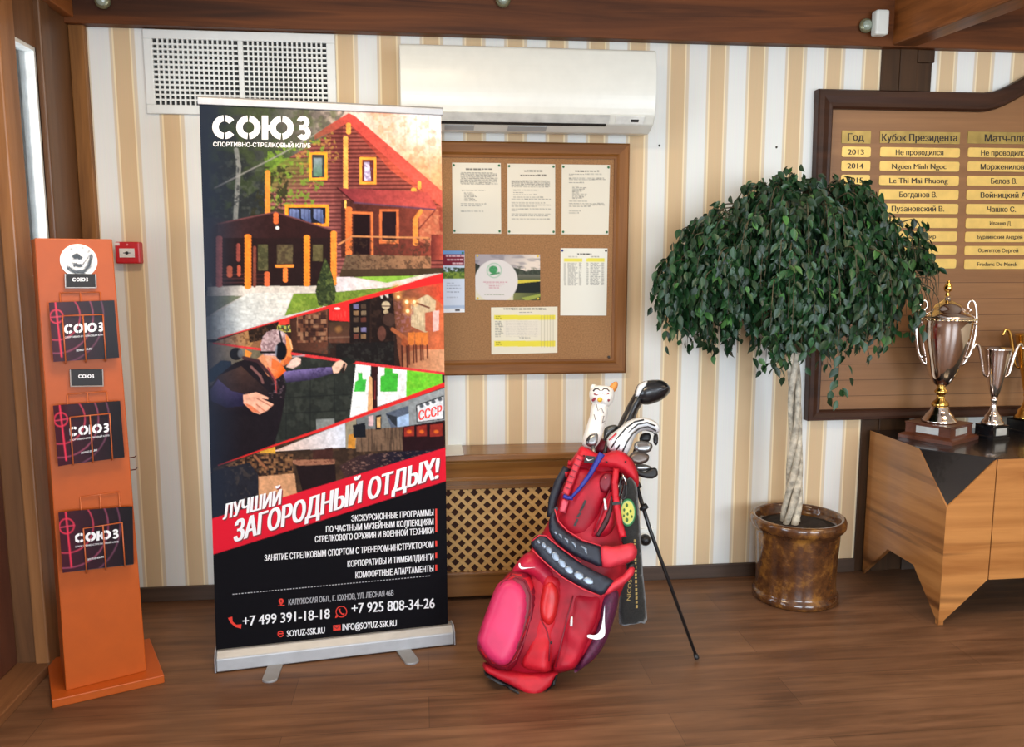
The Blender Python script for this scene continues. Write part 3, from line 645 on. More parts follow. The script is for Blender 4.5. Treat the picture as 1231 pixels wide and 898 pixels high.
    p.poly([(430.5, 448), (435.5, 448), (436, 456), (440.5, 456), (439, 471), (425.5, 471), (427, 459), (430.5, 457)], (62, 178, 66))
    p.poly([(462.5, 441), (472, 442), (472, 448), (479, 449), (477.5, 471), (457, 471), (457.5, 452), (462, 451)], (66, 180, 58)); p.poly([(489, 444.5), (531, 449), (532, 462), (488, 477)], (104, 196, 48)); p.speck([(489, 444.5), (531, 449), (532, 462), (488, 477)], .2, (140, 210, 60), .5, 64)
    p.poly([(443.5, 452), (449, 454), (448, 493), (441.5, 495)], (222, 170, 118)); p.poly([(446.5, 439), (454.5, 440), (453.8, 490), (448.5, 491)], (48, 26, 26)); p.line([(451, 458), (450.5, 480)], 1, (196, 60, 60), .7); p.poly([(481, 446), (488, 447), (487, 477), (481, 479)], (226, 228, 230))
    # the shooter seen from behind, overlapping the red rule
    p.poly([(256, 411.5), (340, 422), (430, 434.5), (536, 447.5), (536, 450.5), (430, 438), (340, 425), (256, 413.5)], (214, 58, 62))
    p.ell(284, 425.5, 8, 7.5, (26, 26, 30)); p.ell(289, 425, 3.4, 5, (120, 122, 128), .8, .5); p.poly([(295, 420), (303, 424), (300, 430), (294, 428)], (236, 140, 60))
    p.fade([(250, 446), (266, 433), (278, 434), (280, 450), (252, 460)], (255, 440), (278, 445), (52, 72, 92), (34, 40, 54))
    p.poly([(250, 470), (262, 452), (282, 436), (300, 430), (318, 438), (330, 452), (340, 448), (344, 466), (342, 484), (338, 505), (330, 535), (256, 562), (250, 562)], (30, 24, 29))
    p.fade([(250, 470), (262, 452), (290, 440), (322, 470), (315, 500), (250, 500)], (285, 445), (300, 490), (74, 52, 46), (28, 22, 28), .9, .9)
    p.fade([(252, 470), (262, 456), (278, 470), (294, 474), (293, 488), (272, 490), (254, 482)], (262, 460), (275, 488), (104, 88, 142), (36, 32, 58))
    p.fade([(340, 447), (364, 444), (399, 441), (400, 449), (372, 457), (344, 460)], (370, 443), (372, 458), (128, 112, 172), (40, 34, 56)); p.speck([(352, 446), (399, 441), (400, 449), (372, 457)], .3, (60, 50, 90), .6, 66)
    p.poly([(308, 432), (320, 423), (336, 438), (344, 446), (332, 456), (322, 452)], (222, 146, 104)); p.fade([(318, 440), (334, 430), (344, 446), (332, 456)], (322, 440), (338, 448), (230, 150, 104), (232, 96, 30), .2, 1)
    HD = [(314, 424), (313.5, 414), (316, 405), (321, 399), (329, 396), (337, 397), (344, 401), (350, 409), (352, 419), (349, 424), (351, 430), (347, 437), (341, 440), (326, 430), (318, 428)]
    p.poly(HD, (172, 146, 150)); p.speck(HD, .45, (212, 186, 190), .6, 67, .45); p.speck(HD, .3, (108, 80, 86), .6, 68, .5); p.poly([(333, 397.5), (341, 399), (340, 404), (334, 402)], (218, 198, 206), .8)
    p.poly([(343, 401), (350, 409), (352, 419), (349.5, 424), (351, 430), (347, 437), (341, 440), (337, 436), (343, 424), (344, 412)], (236, 138, 74)); p.line([(348, 407), (351, 419)], 1.6, (250, 200, 156), .8); p.poly([(346, 428), (351, 430), (347, 437), (341, 440), (341, 434)], (196, 96, 52), .8)
    p.poly([(318, 427), (331, 428), (338, 437), (333, 446), (322, 438)], (226, 160, 128)); p.poly([(327, 430), (340, 438), (336, 447), (326, 442)], (230, 104, 44), .8)
    p.line([(314, 423.5), (331, 423.5)], 2.6, (24, 20, 24)); p.line([(336, 398.5), (339, 412)], 2.2, (36, 30, 36)); p.ell(338, 422, 7, 11, (18, 18, 24), 1, .15); p.line([(332.5, 416), (331.5, 427)], 1.8, (140, 150, 168), .8)
    p.line([(302, 441), (313, 452), (316, 460)], 3, (124, 84, 82)); p.line([(293, 430), (310, 434), (326, 452), (334, 466)], 4, (64, 40, 44)); p.line([(322, 442), (331, 458), (332, 472)], 1.8, (170, 66, 66)); p.speck([(326, 452), (343, 456), (340, 480), (322, 478)], .4, (120, 96, 108), .7, 69, .6)
    p.poly([(344, 441), (350, 433), (356, 429), (362, 431), (361, 438), (352, 443)], (228, 190, 178)); p.line([(352, 429), (366, 427)], 2, (170, 166, 176), .8)
    p.poly([(399, 441), (404, 435), (410, 432.5), (415, 435), (417, 438), (414, 446), (411, 441), (407, 448), (401, 449)], (238, 190, 168)); p.poly([(409, 432), (417, 429), (428, 434), (426, 437), (417, 437)], (30, 32, 30)); p.line([(414, 438), (412, 447)], 3, (40, 30, 28))
    p.poly([(292, 475), (308, 471.5), (316, 475), (323, 478), (322, 480), (314, 479), (329, 486), (325, 490), (322, 493), (312, 498), (303, 495), (293, 485)], (240, 176, 150)); p.line([(309, 479), (325, 488)], 1.2, (150, 80, 60), .8); p.line([(308, 486), (318, 494)], 1.2, (176, 80, 50), .7); p.poly([(293, 484), (303, 488), (314, 497), (303, 495)], (212, 110, 70), .8)
    # ---- fourth picture: museum lounge
    D = [(256, 563), (327, 537), (400, 512), (536, 465), (536, 540), (415, 577), (256, 626)]
    p.poly(D, (56, 42, 34)); p.speck(D, .14, (92, 68, 50), .6, 71)
    p.poly([(312, 543), (331, 537), (331, 546), (313, 547)], (222, 168, 62)); p.blocks([(270, 560), (312, 544), (352, 546), (352, 572), (300, 580), (275, 585)], .35, [(150, 106, 70), (96, 68, 48), (50, 36, 32), (124, 84, 56), (36, 28, 28)], .85, 72); p.line([(306, 548), (320, 563)], 3, (150, 96, 66))
    p.fade([(331, 541.5), (415, 508), (415.5, 538), (331, 542.5)], (335, 540), (415, 520), (226, 192, 176), (212, 220, 236)); p.poly([(415.5, 507), (428, 502), (428, 539), (416, 539)], (150, 142, 120)); p.poly([(419, 523), (428, 520), (427, 539), (418, 539)], (206, 140, 56))
    p.fade([(428, 502), (536, 466), (536, 505), (500, 513), (430, 518)], (430, 505), (530, 480), (110, 116, 118), (150, 156, 160)); p.poly([(428, 517), (484, 513), (484, 541), (428, 543)], (116, 92, 74)); p.speck([(428, 516), (484, 513), (484, 541), (428, 543)], .5, (66, 52, 44), .7, 73, .5, 1.2, .1)
    p.poly([(424, 511), (439, 508), (440, 526), (425, 526)], (26, 28, 34)); p.poly([(443, 500.5), (449, 499), (449, 512), (443, 512)], (214, 180, 184)); p.poly([(451.5, 500), (458.5, 498), (458.5, 516), (451.5, 517)], (40, 34, 34)); p.poly([(453, 502), (457.5, 501), (457.5, 514), (453, 514)], (216, 170, 110))
    p.poly([(463.5, 497), (491, 487.5), (492, 512), (470, 514)], (86, 96, 114)); p.poly([(463.5, 497), (477, 501), (477, 513), (472, 509)], (46, 50, 58)); p.poly([(477.5, 502), (491.5, 497), (492, 511.5), (477.5, 513.5)], (160, 188, 226))
    p.poly([(500, 487), (534, 475), (534, 504), (501, 508)], (30, 30, 34)); p.poly([(501.5, 488), (533, 477), (533, 503), (502, 507)], (222, 226, 232))
    for x, y in ((507, 488), (514, 485.5), (521, 483), (529, 480)): p.ell(x, y, 2.6, 2.2, (70, 76, 84), .9, .4)
    p.poly([(484, 513), (534, 505), (535, 541), (484, 545)], (40, 20, 24)); 
    for x, w in ((486, 12), (501, 12), (517, 15)): p.poly([(x, 514-(x-486)*.1), (x+w, 512-(x-486)*.1), (x+w, 524), (x, 525)], (142, 46, 38)); p.ell(x+w/2, 519, 3, 2.2, (226, 110, 40), .9, .5)
    p.fade([(408, 560), (430, 548), (470, 543), (535, 540), (480, 556), (415, 575)], (420, 550), (480, 560), (64, 44, 44), (28, 26, 40)); p.speck([(408, 560), (430, 546), (480, 543), (535, 541), (480, 556), (415, 572)], .32, (170, 128, 110), .6, 75, .6, 1, 2.2)
    p.poly([(352, 553), (403, 552), (402, 560), (366, 562), (352, 557)], (158, 108, 84)); p.poly([(356, 560), (403, 558), (404, 580), (364, 592)], (34, 24, 26)); p.speck([(356, 550), (403, 549), (403, 556), (356, 557)], .4, (90, 50, 44), .7, 76); p.poly([(376, 541), (400, 538), (400, 552), (376, 552)], (66, 40, 36))
    p.poly([(311, 573), (354, 569), (357, 595), (311, 607)], (206, 152, 112)); p.poly([(256, 566), (300, 556), (311, 572), (311, 607), (256, 626)], (38, 38, 46)); p.speck([(270, 566), (311, 558), (311, 600), (270, 610)], .2, (76, 66, 60), .6, 77, .55)
    # grain of the printed photographs
    pics = [(230, 118), (540, 118), (540, 537), (415, 575), (240, 628)]; gm = inside(p.X, p.Y, pics)
    k = 1 + gm*(.15*(p.noise(.55, 81)-.5) + .14*(p.noise(.19, 82)-.5)); p.C = np.clip(p.C*k[:, None], 0, 255)
    # red rules between the pictures
    red = (218, 44, 44)
    p.poly([(262, 406), (325, 387.5), (380, 371.5), (470, 347), (510, 334), (536, 327), (536, 339), (470, 352.5), (380, 375), (325, 389), (262, 407.5)], red)
    p.poly([(262, 559), (327, 535.5), (400, 510), (536, 459), (536, 464.5), (400, 514), (327, 537.5), (262, 560)], red)
    # dark blue print tone along the left side of the pictures
    p.fade([(230, 110), (300, 110), (300, 640), (230, 640)], (252, 300), (292, 300), (34, 42, 58), (34, 42, 58), .85, 0)
    # headline band and the black foot
    p.poly([(240, 628), (415, 575), (545, 535), (545, 575.5), (258, 666), (240, 672)], (218, 32, 52))
    p.poly([(240, 672), (258, 666), (545, 575.5), (545, 900), (240, 900)], (19, 18, 22))
ban = thing('roll_up_banner', (BA + (BB-BA)/2), 'tall roll-up banner with a log house picture and red headline, on a silver base', 'banner', rz=math.atan2(BD[1], BD[0]))
sheet('banner_sheet', [(239.5, 124), (530, 131), (538.5, 755), (260, 786)], PB, (330, 720), paint_banner, PRINT, ban, thick=0.0008, edge=(225, 225, 225))
bx = Matrix(((BD[0], -BN[0], 0, BA[0]), (BD[1], -BN[1], 0, BA[1]), (0, 0, 1, 0), (0, 0, 0, 1)))       # along the banner, away from the viewer, up
b = MB(); b.prism([bx @ Vector(q) for q in ((0.002, -.045, .004), (0.002, .045, .004), (0.002, .05, .03), (.002, .03, .068), (0.002, -.014, .072), (.002, -.04, .05))], Vector(BD)*.876, bev=.004)
base = b.build('base_cassette', ALU, ban)
for u in (-.004, .878):
    b = MB(); b.prism([bx @ Vector(q) for q in ((u, -.047, .003), (u, .047, .003), (u, .052, .03), (u, .032, .070), (u, -.015, .074), (u, -.042, .052))], Vector(BD)*.005, bev=.001); b.build('end_cap', mat('grey plastic cap', (150, 150, 156), .5), base)
b = MB(); b.prism([bx @ Vector(q) for q in ((.03, -.006, 2.008), (.03, .006, 2.008), (.03, .008, 2.03), (.03, 0, 2.037), (.03, -.008, 2.03))], Vector(BD)*.836, bev=.002); b.build('top_rail', ALU, ban)
b = MB(); b.tube([bx @ Vector((.44, .02, .06)), bx @ Vector((.44, .02, 2.02))], .008); b.build('support_pole', ALU, ban)
for (x0, y0, x1, y1, w0) in ((338, 793, 323, 819, 21), (477, 781, 497, 797, 20)):
    a = F(x0, y0-12, .008); c = F(x1, y1, .008); dd = (c-a).normalized(); sd = Vector((-dd.y, dd.x, 0))*.027
    pts = [a-sd, a+sd] + [c-dd*.02 + sd*math.cos(t)+dd*.02*math.sin(t) for t in np.linspace(0, PI, 9)]
    b = MB(); b.prism(pts, (0, 0, -.008), bev=.0015); b.build('swivel_foot', ALU, ban)
LW = mat('white ink', (240, 240, 244), .4, var=.01); LG = mat('grey ink', (176, 176, 182), .4, var=.01); LR = mat('red ink', (228, 58, 44), .4, var=.01); LD = mat('dark red ink', (128, 12, 28), .4, var=.01)
b = MB(); logo(b, PB, (255.2, 167), (373.6, 168.2), 28.6); b.build('logo', LW, ban)
line_of_text(ban, LW, PB, 'СПОРТИВНО-СТРЕЛКОВЫЙ КЛУБ', (256.4, 175.8), (373.4, 177.6), 5.0, bold=.02)
o = np.array((1.3, 1.4))
for s, p0, p1, c in (('ЛУЧШИЙ', (268.5, 624.6), (336.7, 606.4), 17), ('ЗАГОРОДНЫЙ ОТДЫХ!', (281.5, 651.6), (526, 575), 24)):
    b = MB(); text(b, PB, s, np.array(p0)+o, np.array(p1)+o, c, .0005, .04, .08); b.build('headline_shadow', LD, ban)
    b = MB(); text(b, PB, s, p0, p1, c, .0008, .04, .08); b.build('headline', LW, ban)
for s, p0, p1, c in (('ЭКСКУРСИОННЫЕ ПРОГРАММЫ', (422.4, 626.9), (521, 619.5), 7), ('ПО ЧАСТНЫМ МУЗЕЙНЫМ КОЛЛЕКЦИЯМ', (392, 639.9), (521, 630.6), 7), ('СТРЕЛКОВОГО ОРУЖИЯ И ВОЕННОЙ ТЕХНИКИ', (378.8, 651.9), (521, 641.2), 7),
    ('ЗАНЯТИЕ СТРЕЛКОВЫМ СПОРТОМ С ТРЕНЕРОМ-ИНСТРУКТОРОМ', (318, 674.6), (521, 658), 7.2), ('КОРПОРАТИВЫ И ТИМБИЛДИНГИ', (417.9, 681.8), (521, 673), 7.2), ('КОМФОРТНЫЕ АПАРТАМЕНТЫ', (427.5, 695.2), (521, 687), 7.2),
    ('+7 499 391-18-18', (292, 752.6), (396.4, 743.4), 11.6), ('+7 925 808-34-26', (423, 737.4), (522.3, 730.8), 11.8), ('SOYUZ-SSK.RU', (345, 765.4), (390.4, 761.2), 7.4), ('INFO@SOYUZ-SSK.RU', (411.8, 757.8), (476.6, 752.6), 7.6)):
    line_of_text(ban, LW, PB, s, p0, p1, c, .0006, .022)
line_of_text(ban, LG, PB, 'КАЛУЖСКАЯ ОБЛ., Г. ЮХНОВ, УЛ. ЛЕСНАЯ 46В', (347, 727.4), (473, 716), 6.6, .0006, .02)
b = MB()
for k in range(66):
    t0, t1 = k/66, (k+.6)/66; q = lambda t: (279.6+238.9*t, 714-22.4*t); a, c = q(t0), q(t1); px_polys(b, PB, [[a, c, (c[0], c[1]+1), (a[0], a[1]+1)]])
b.build('dashed_rule', LG, ban)
for y0, y1 in ((611.6, 639.6), (650, 656.6), (664.4, 671), (679, 686)): b = MB(); px_polys(b, PB, [[(523.2, y0), (525.4, y0-.2), (525.6, y1-.2), (523.4, y1)]]); b.build('bullet_bar', LR, ban)
line_of_text(ban, LR, PB, 'СССР', (503.5, 505.5), (531, 498.5), 11, .0006, .04)
b = MB()
def disc(cx, cy, r, r0=0.0, n=20, a0=0, a1=360):
    A = np.radians(np.linspace(a0, a1, n+1))
    return [[(cx+r*math.cos(s), cy+r*math.sin(s)), (cx+r*math.cos(t), cy+r*math.sin(t)), (cx+r0*math.cos(t), cy+r0*math.sin(t)), (cx+r0*math.cos(s), cy+r0*math.sin(s))] for s, t in zip(A, A[1:])]
px_polys(b, PB, disc(338, 722.5, 3.1, 1.2)); px_polys(b, PB, [[(335.6, 724.4), (340.4, 724.4), (338, 728.6)], [(333.6, 728), (334.6, 728.6), (341.6, 728.2), (342.6, 727)]])
b.build('pin_icon', LR, ban); b = MB()
px_polys(b, PB, disc(410.4, 735.4, 6.9, 5.9)); px_polys(b, PB, [[(404, 739), (406.4, 741.6), (402.8, 743.2)]]); px_polys(b, PB, [list(map(tuple, band([(408, 732), (408.6, 735.4), (411, 738), (414, 738.6)], [2.6, 1.4, 1.4, 2.6])))])
b.build('messenger_icon', LR, ban); b = MB()
px_polys(b, PB, [list(map(tuple, q)) for q in (band([(276.6, 742), (278.4, 748), (283.6, 752.4), (290, 753)], [5.4, 3.0, 3.0, 5.4])[[0, 1, 6, 7]], band([(276.6, 742), (278.4, 748), (283.6, 752.4), (290, 753)], [5.4, 3.0, 3.0, 5.4])[[1, 2, 5, 6]], band([(276.6, 742), (278.4, 748), (283.6, 752.4), (290, 753)], [5.4, 3.0, 3.0, 5.4])[[2, 3, 4, 5]])])
b.build('telephone_icon', LR, ban); b = MB()
px_polys(b, PB, disc(337.4, 762, 3.9, 2.4, 20, 20, 330)); px_polys(b, PB, [[(333.6, 761.4), (341, 760.8), (341, 762.2), (333.6, 762.8)]])
b.build('browser_icon', LR, ban); b = MB()
px_polys(b, PB, [[(400.4, 751.6), (409.4, 750.8), (409.6, 757.4), (400.6, 758.2)]]); b.build('envelope_icon', LR, ban); b = MB(); px_polys(b, PB, [[(400.6, 752), (404.9, 755), (409.2, 751.2), (409.2, 752), (404.9, 756), (400.6, 752.8)]], .0009)
b.build('envelope_fold', mat('card black', (32, 30, 34)), ban)

# ================================================================== orange leaflet stand
ORG = mat('orange lacquer', (182, 84, 26), .42, var=.02, spec=.35); ORGW = mat('orange wire', (190, 96, 50), .35, var=.02)
SA = np.array([-1.231, 2.781, 0.0]); SB = np.array([-1.004, 2.896, 0.0]); SD = (SB-SA)/np.linalg.norm(SB-SA); SN = np.array([SD[1], -SD[0], 0.0])
PS = Plane(SA, SN); Z3 = Vector((0, 0, 1)); SDV, SNV = Vector(SD), Vector(SN)
st = thing('leaflet_stand', (SA+SB)/2 - SN*.1, 'tall orange leaflet stand with wire racks beside the left window', 'display stand', rz=math.atan2(SD[1], SD[0]))
c0 = Vector(PS.at(80.2, 840.5)); c1 = Vector(PS.at(177, 816)); t0 = Vector(PS.at(41.4, 287)); t1 = Vector(PS.at(134.7, 286.6))
c0.z = c1.z = .03; t0.z = t1.z = 1.557
b = MB(); bk = -SNV*.2
vs = [c0, c1, t1, t0]; b.prism([v for v in vs], bk, bev=.003); b.build('column', ORG, st)
f0, f1, f2, f3 = F(63, 852), F(198, 821), F(178, 769), F(58, 797)
f2 = f1 + (f2-f1)*.86; f3 = f0 + (f2-f1)
b = MB(); b.prism([f0, f1, f2, f3], (0, 0, .03), bev=.003); b.build('base_plate', ORG, st)
def rack(x, ztop, zfront, zbot, w, k):
    b = MB(); C = PS.at
    q = lambda u, z, off: Vector(SA) + SDV*u + Vector((0, 0, z)) + SNV*off
    us = [x-w/2, x, x+w/2]
    for u in us:
        b.tube([q(u, ztop, .006), q(u, zbot-.005, .006), q(u, zbot-.012, .02), q(u, zbot-.005, .036), q(u, zfront, .036)], .0022, 6)
    b.tube([q(us[0], ztop, .006), q(us[2], ztop, .006)], .0022, 6); b.tube([q(us[0], zfront, .036), q(us[2], zfront, .036)], .0022, 6)
    b.tube([q(us[0], zbot+.02, .006), q(us[2], zbot+.02, .006)], .0022, 6); return b.build('wire_rack', ORGW, st)
def uz(x, y, off=0.0): v = np.array(PS.at(x, y, off)) - SA; return float(v @ SD), float(v[2])
for k, (a, fr, bo) in enumerate((((97, 351.5), (100, 379), (103, 432)), ((106, 472), (107, 499.5), (113, 553)), ((117, 594.5), (125, 631.5), (126, 683)))):
    (xa, za), (xf, zf), (xb, zb) = uz(*a), uz(*fr, .036), uz(*bo, .036); rack((xf+xb)/2, za, zf, zb, .118, k)
for z in (.80, .755):                                               # wire ends showing on the right-hand side
    q = Vector(SA) + SDV*(.245 if z > .78 else .246) - SNV*.06 + Vector((0, 0, z)); b = MB(); b.tube([q - SDV*.02, q + SDV*.022, q + SDV*.03 - SNV*.02], .0022, 6); b.build('side_wire', mat('dark wire', (84, 44, 34), .4), st)
# round club badge fixed to the column, with its ring of lettering
def paint_badge(p):
    cx, cy = 94.7, 314; p.poly([(60, 280), (130, 280), (130, 350), (60, 350)], (250, 250, 252)); p.ring(cx, cy, 20, 1.2, (255, 255, 255)); p.ring(cx, cy, 15, .6, (214, 218, 224), .6)
    p.ell(91.5, 308, 5, 3.6, (44, 48, 54)); p.ell(96, 310, 3.6, 2.4, (44, 48, 54)); p.line([(84, 311.5), (102, 312)], .7, (150, 156, 164)); p.poly([(87, 315), (100, 318), (98, 322), (88.5, 321)], (64, 68, 74)); p.line([(99, 318.5), (107, 308)], 1.3, (70, 74, 80))
    p.line([(82, 322), (90, 327), (100, 327), (107, 320), (110, 308)], 4.6, (52, 56, 62)); p.speck([(80, 318), (114, 300), (114, 336), (80, 336)], .5, (236, 238, 240), .5, 3, .62)
    for i, a in enumerate(np.linspace(195, 330, 10)): t = math.radians(a); p.line([(cx+15.6*math.cos(t), cy+15.6*math.sin(t)), (cx+18*math.cos(t), cy+18*math.sin(t))], 1.5 if i % 2 else 1, (120, 124, 130), .9)
import itertools
nb = 40; X = np.array([94.7]); cen = PS.at(94.7, 313.6); R = .0545
me = bpy.data.meshes.new('badge'); vs = []; fs = []; cl = []
rr = np.linspace(0, 1, 15)
for i, r in enumerate(rr):
    for j in range(nb): a = 2*PI*j/nb; vs.append(cen + SDV*(R*r*math.cos(a)) + Z3*(R*r*math.sin(a)) + SNV*(.004 if i < 14 else .003))
for j in range(nb): a = 2*PI*j/nb; vs.append(cen + SDV*(R*math.cos(a)) + Z3*(R*math.sin(a)))
for i in range(15):
    for j in range(nb): fs.append((i*nb+j, i*nb+(j+1) % nb, (i+1)*nb+(j+1) % nb, (i+1)*nb+j))
V = np.array([v[:] for v in vs]); cam_p = (V-CC) @ CR.T; pr = Print(cam_p[:, 0]/cam_p[:, 2]*FPX+IW/2, cam_p[:, 1]/cam_p[:, 2]*FPX+IH/2); paint_badge(pr)
me.from_pydata([v[:] for v in vs], [], fs); at = me.color_attributes.new('print', 'FLOAT_COLOR', 'POINT'); at.data.foreach_set('color', np.concatenate([lin(np.clip(pr.C, 0, 255)), np.ones((len(V), 1))], 1).astype(np.float32).ravel())
link('round_badge', me, printmat('badge print', .35), st)
# brochures in the racks
BK = mat('brochure paper edge', (60, 56, 58), .5); BPRINT = printmat('brochure print', .25, .1)
def brochure(quad, label, seed, wave):
    (tl, tr, br, bl) = [np.array(q, float) for q in quad]
    def px(s, t): return tl*(1-s)*(1-t) + tr*s*(1-t) + br*s*t + bl*(1-s)*t
    def paint(p):
        p.C[:] = (38, 32, 37); a, c = px(0, .5), px(1, .5); p.fade(None, a, c, (70, 36, 48), (32, 30, 34)); cx, cy = px(.10, .24)
        wd = tr[0]-tl[0]
        for r, cc in ((.10, (224, 60, 84)), (.36, (196, 66, 88)), (.56, (150, 74, 98)), (.72, (112, 66, 88))): p.ring(cx, cy, r*wd, 1.7, cc, .95)
        p.line([px(.10, 0), px(.13, .92)], 2.2, (226, 60, 86)); p.line([px(0, .25), px(.21, .24)], 1.4, (214, 70, 96))
    c = px(.5, .5); e = tag(bpy.data.objects.new('brochure', None), label, 'brochure', 'brochures in the orange stand'); COL.objects.link(e); e.empty_display_size = .05
    e.location = PS.at(c[0], px(.5, 1)[1], .02); e.rotation_euler = (0, 0, math.atan2(SD[1], SD[0]))
    cu = (lambda S, T: .010*np.clip(1-S/.3, 0, 1)**2*wave)
    sheet('cover', quad, PS, (84, 72), paint, BPRINT, e, off=.030, thick=.0015, edge=(70, 66, 70), curl=cu)
    b = MB(); pts = [px(.015, .02), px(.985, .02), px(.985, .985), px(.015, .985)]
    a = [PS.at(*q, .0105) for q in pts]; b.prism(a, SNV*.0165, bev=.001); b.build('pages', BK, e)
    b = MB(); logo(b, PS, px(.19, .54), px(.80, .53), 11.5, off=.0308, up=(0.02, -1)); b.build('logo', LW, e)
    line_of_text(e, LW, PS, 'СПОРТИВНО-СТРЕЛКОВЫЙ КЛУБ', px(.20, .615), px(.80, .60), 1.9, .0308, .02); line_of_text(e, LW, PS, 'SOYUZ-SSK.RU', px(.36, .85), px(.60, .83), 2.2, .0308, .03)
brochure([(58.6, 363.6), (137.4, 361), (143.3, 430), (64.2, 435)], 'dark target-pattern brochure in the top rack of the orange stand', 1, .3)
brochure([(63.4, 487.3), (144.5, 482), (149.8, 549.6), (69.6, 560)], 'dark target-pattern brochure in the middle rack of the orange stand', 2, 1)
brochure([(69.8, 615.5), (159.4, 608.6), (160.8, 678), (75, 688)], 'dark target-pattern brochure in the lowest rack of the orange stand', 3, .8)
# small card holders
for (q, lab) in (([(78.6, 329), (113.6, 329.4), (114.2, 345), (79, 345)], 'small black business card in the clear holder under the round badge'), ([(84.6, 444), (122, 443.6), (122.6, 462.6), (85.4, 463)], 'small black business card in the clear holder between the top two racks')):
    q = [np.array(v, float) for v in q]; e = tag(bpy.data.objects.new('business_card', None), lab, 'card', 'business cards on the orange stand'); COL.objects.link(e); e.empty_display_size = .03; e.location = PS.at((q[2][0]+q[3][0])/2, q[2][1], .01); e.rotation_euler = (0, 0, math.atan2(SD[1], SD[0]))
    b = MB(); b.prism([PS.at(*v, .004) for v in q], SNV*.010, bev=.0008); b.build('card_stack', mat('card black', (32, 30, 34), .4, spec=.1), e)
    b = MB(); c = (q[0]+q[2])/2; logo(b, PS, c+(-9.5, 1.6), c+(9.5, 1.4), 5, off=.0148); b.build('logo', LW, e)
    b = MB(); d = 1.4
    b.prism([PS.at(*(q[3]+(-d, -3)), 0), PS.at(*(q[2]+(d, -3)), 0), PS.at(*(q[2]+(d, d)), 0), PS.at(*(q[3]+(-d, d)), 0)], SNV*.004, bev=.0008)
    b.prism([PS.at(*(q[3]+(-d, 0)), 0), PS.at(*(q[2]+(d, 0)), 0), PS.at(*(q[2]+(d, d)), 0), PS.at(*(q[3]+(-d, d)), 0)], SNV*.018, bev=.0008)
    for s, a, z in ((-1, q[0], q[3]), (1, q[1], q[2])): b.prism([PS.at(*(a+(s*d, 0)), 0), PS.at(*a, 0), PS.at(*z, 0), PS.at(*(z+(s*d, 0)), 0)], SNV*.016)
    b.build('card_holder', mat('clear plastic edge', (150, 140, 134), .15, var=.01), st)

# ================================================================== things on the back wall
WHITE = mat('white appliance plastic', (226, 225, 215), .28, var=.01); VENTW = mat('white vent enamel', (232, 234, 230), .4, var=.01); GREY = mat('grey plastic', (170, 172, 172), .4, var=.02); BLK = mat('black plastic', (24, 24, 26), .4, var=.05)
PW = Plane((0, WY, 0), (0, -1, 0))
# ventilation grille
e = thing('ventilation_grille', (-.73, WY, 2.085), 'white square-mesh ventilation grille high on the wall behind the banner', 'vent')
x0, x1, z0, z1 = -1.107, -.345, 2.085, 2.415
def frame_bars(b, x0, x1, z0, z1, w, y0, y1, mids=(), bev=.003):
    b.box((x0, y0, z0), (x1, y1, z0+w), bev=bev); b.box((x0, y0, z1-w), (x1, y1, z1), bev=bev)
    b.box((x0, y0, z0+w), (x0+w, y1, z1-w), bev=bev); b.box((x1-w, y0, z0+w), (x1, y1, z1-w), bev=bev)
    for m in mids: b.box((m-w*.3, y0, z0+w), (m+w*.3, y1, z1-w), bev=bev)
xm = (x0+x1)/2
b = MB(); frame_bars(b, x0, x1, z0, z1, .036, WY-.018, WY-.001, (xm,)); b.build('frame', VENTW, e)
b = MB(); b.box((x0+.02, WY-.0035, z0+.02), (x1-.02, WY-.001, z1-.02)); b.build('backing', mat('duct dark', (40, 42, 42), .8), e)
for a, c in ((x0+.036, xm-.011), (xm+.011, x1-.036)):
    b = MB(); n = 17; m = 13
    for i in range(1, n): x = a+(c-a)*i/n; b.box((x-.0032, WY-.016, z0+.036), (x+.0032, WY-.005, z1-.036))
    for j in range(1, m): z = z0+.036+(z1-z0-.072)*j/m; b.box((a, WY-.0165, z-.0036), (c, WY-.005, z+.0036))
    b.build('mesh_panel', VENTW, e)
# split air conditioner
e = thing('air_conditioner', (.445, WY, 2.05), 'long white wall-mounted air conditioner above the notice board', 'air conditioner')
X0, X1 = -.077, .966
prof = [(WY-.002, 2.345), (3.44, 2.345), (3.418, 2.340), (3.408, 2.330), (3.400, 2.28), (3.398, 2.20), (3.400, 2.12), (3.404, 2.085), (3.407, 2.078), (3.43, 2.046), (3.50, 2.02), (WY-.002, 2.03)]
b = MB(); b.prism([(X0, y, z) for y, z in prof], (X1-X0, 0, 0), bev=.006); body = b.build('housing', WHITE, e)
zs = np.linspace(2.326, 2.088, 15); ys = [3.390 + .016*abs((z-2.20)/.122)**2.4 for z in zs]
prof = [(y, z) for y, z in zip(ys, zs)] + [(y+.008, z) for y, z in zip(ys[::-1], zs[::-1])]
b = MB(); b.prism([(X0+.004, y, z) for y, z in prof], (X1-X0-.008, 0, 0)); b.build('front_panel', WHITE, e)
b = MB(); b.prism([(X0+.05, y, z) for y, z in ((3.399, 2.077), (3.425, 2.047), (3.430, 2.050), (3.404, 2.080))], (.80, 0, 0)); b.build('air_flap', mat('flap grey white', (206, 206, 200), .35), e)
b = MB(); b.prism([(X0+.05, y, z) for y, z in ((3.4235, 2.0465), (3.435, 2.038), (3.438, 2.041), (3.426, 2.049))], (.79, 0, 0)); b.build('air_slot', BLK, e)
for a, c in ((.10, .22), (.36, .52)):
    b = MB(); b.prism([(a, y, z) for y, z in ((3.452, 2.0345), (3.485, 2.0225), (3.485, 2.0245), (3.452, 2.0365))], (c-a, 0, 0)); b.build('underside_vent', GREY, e)
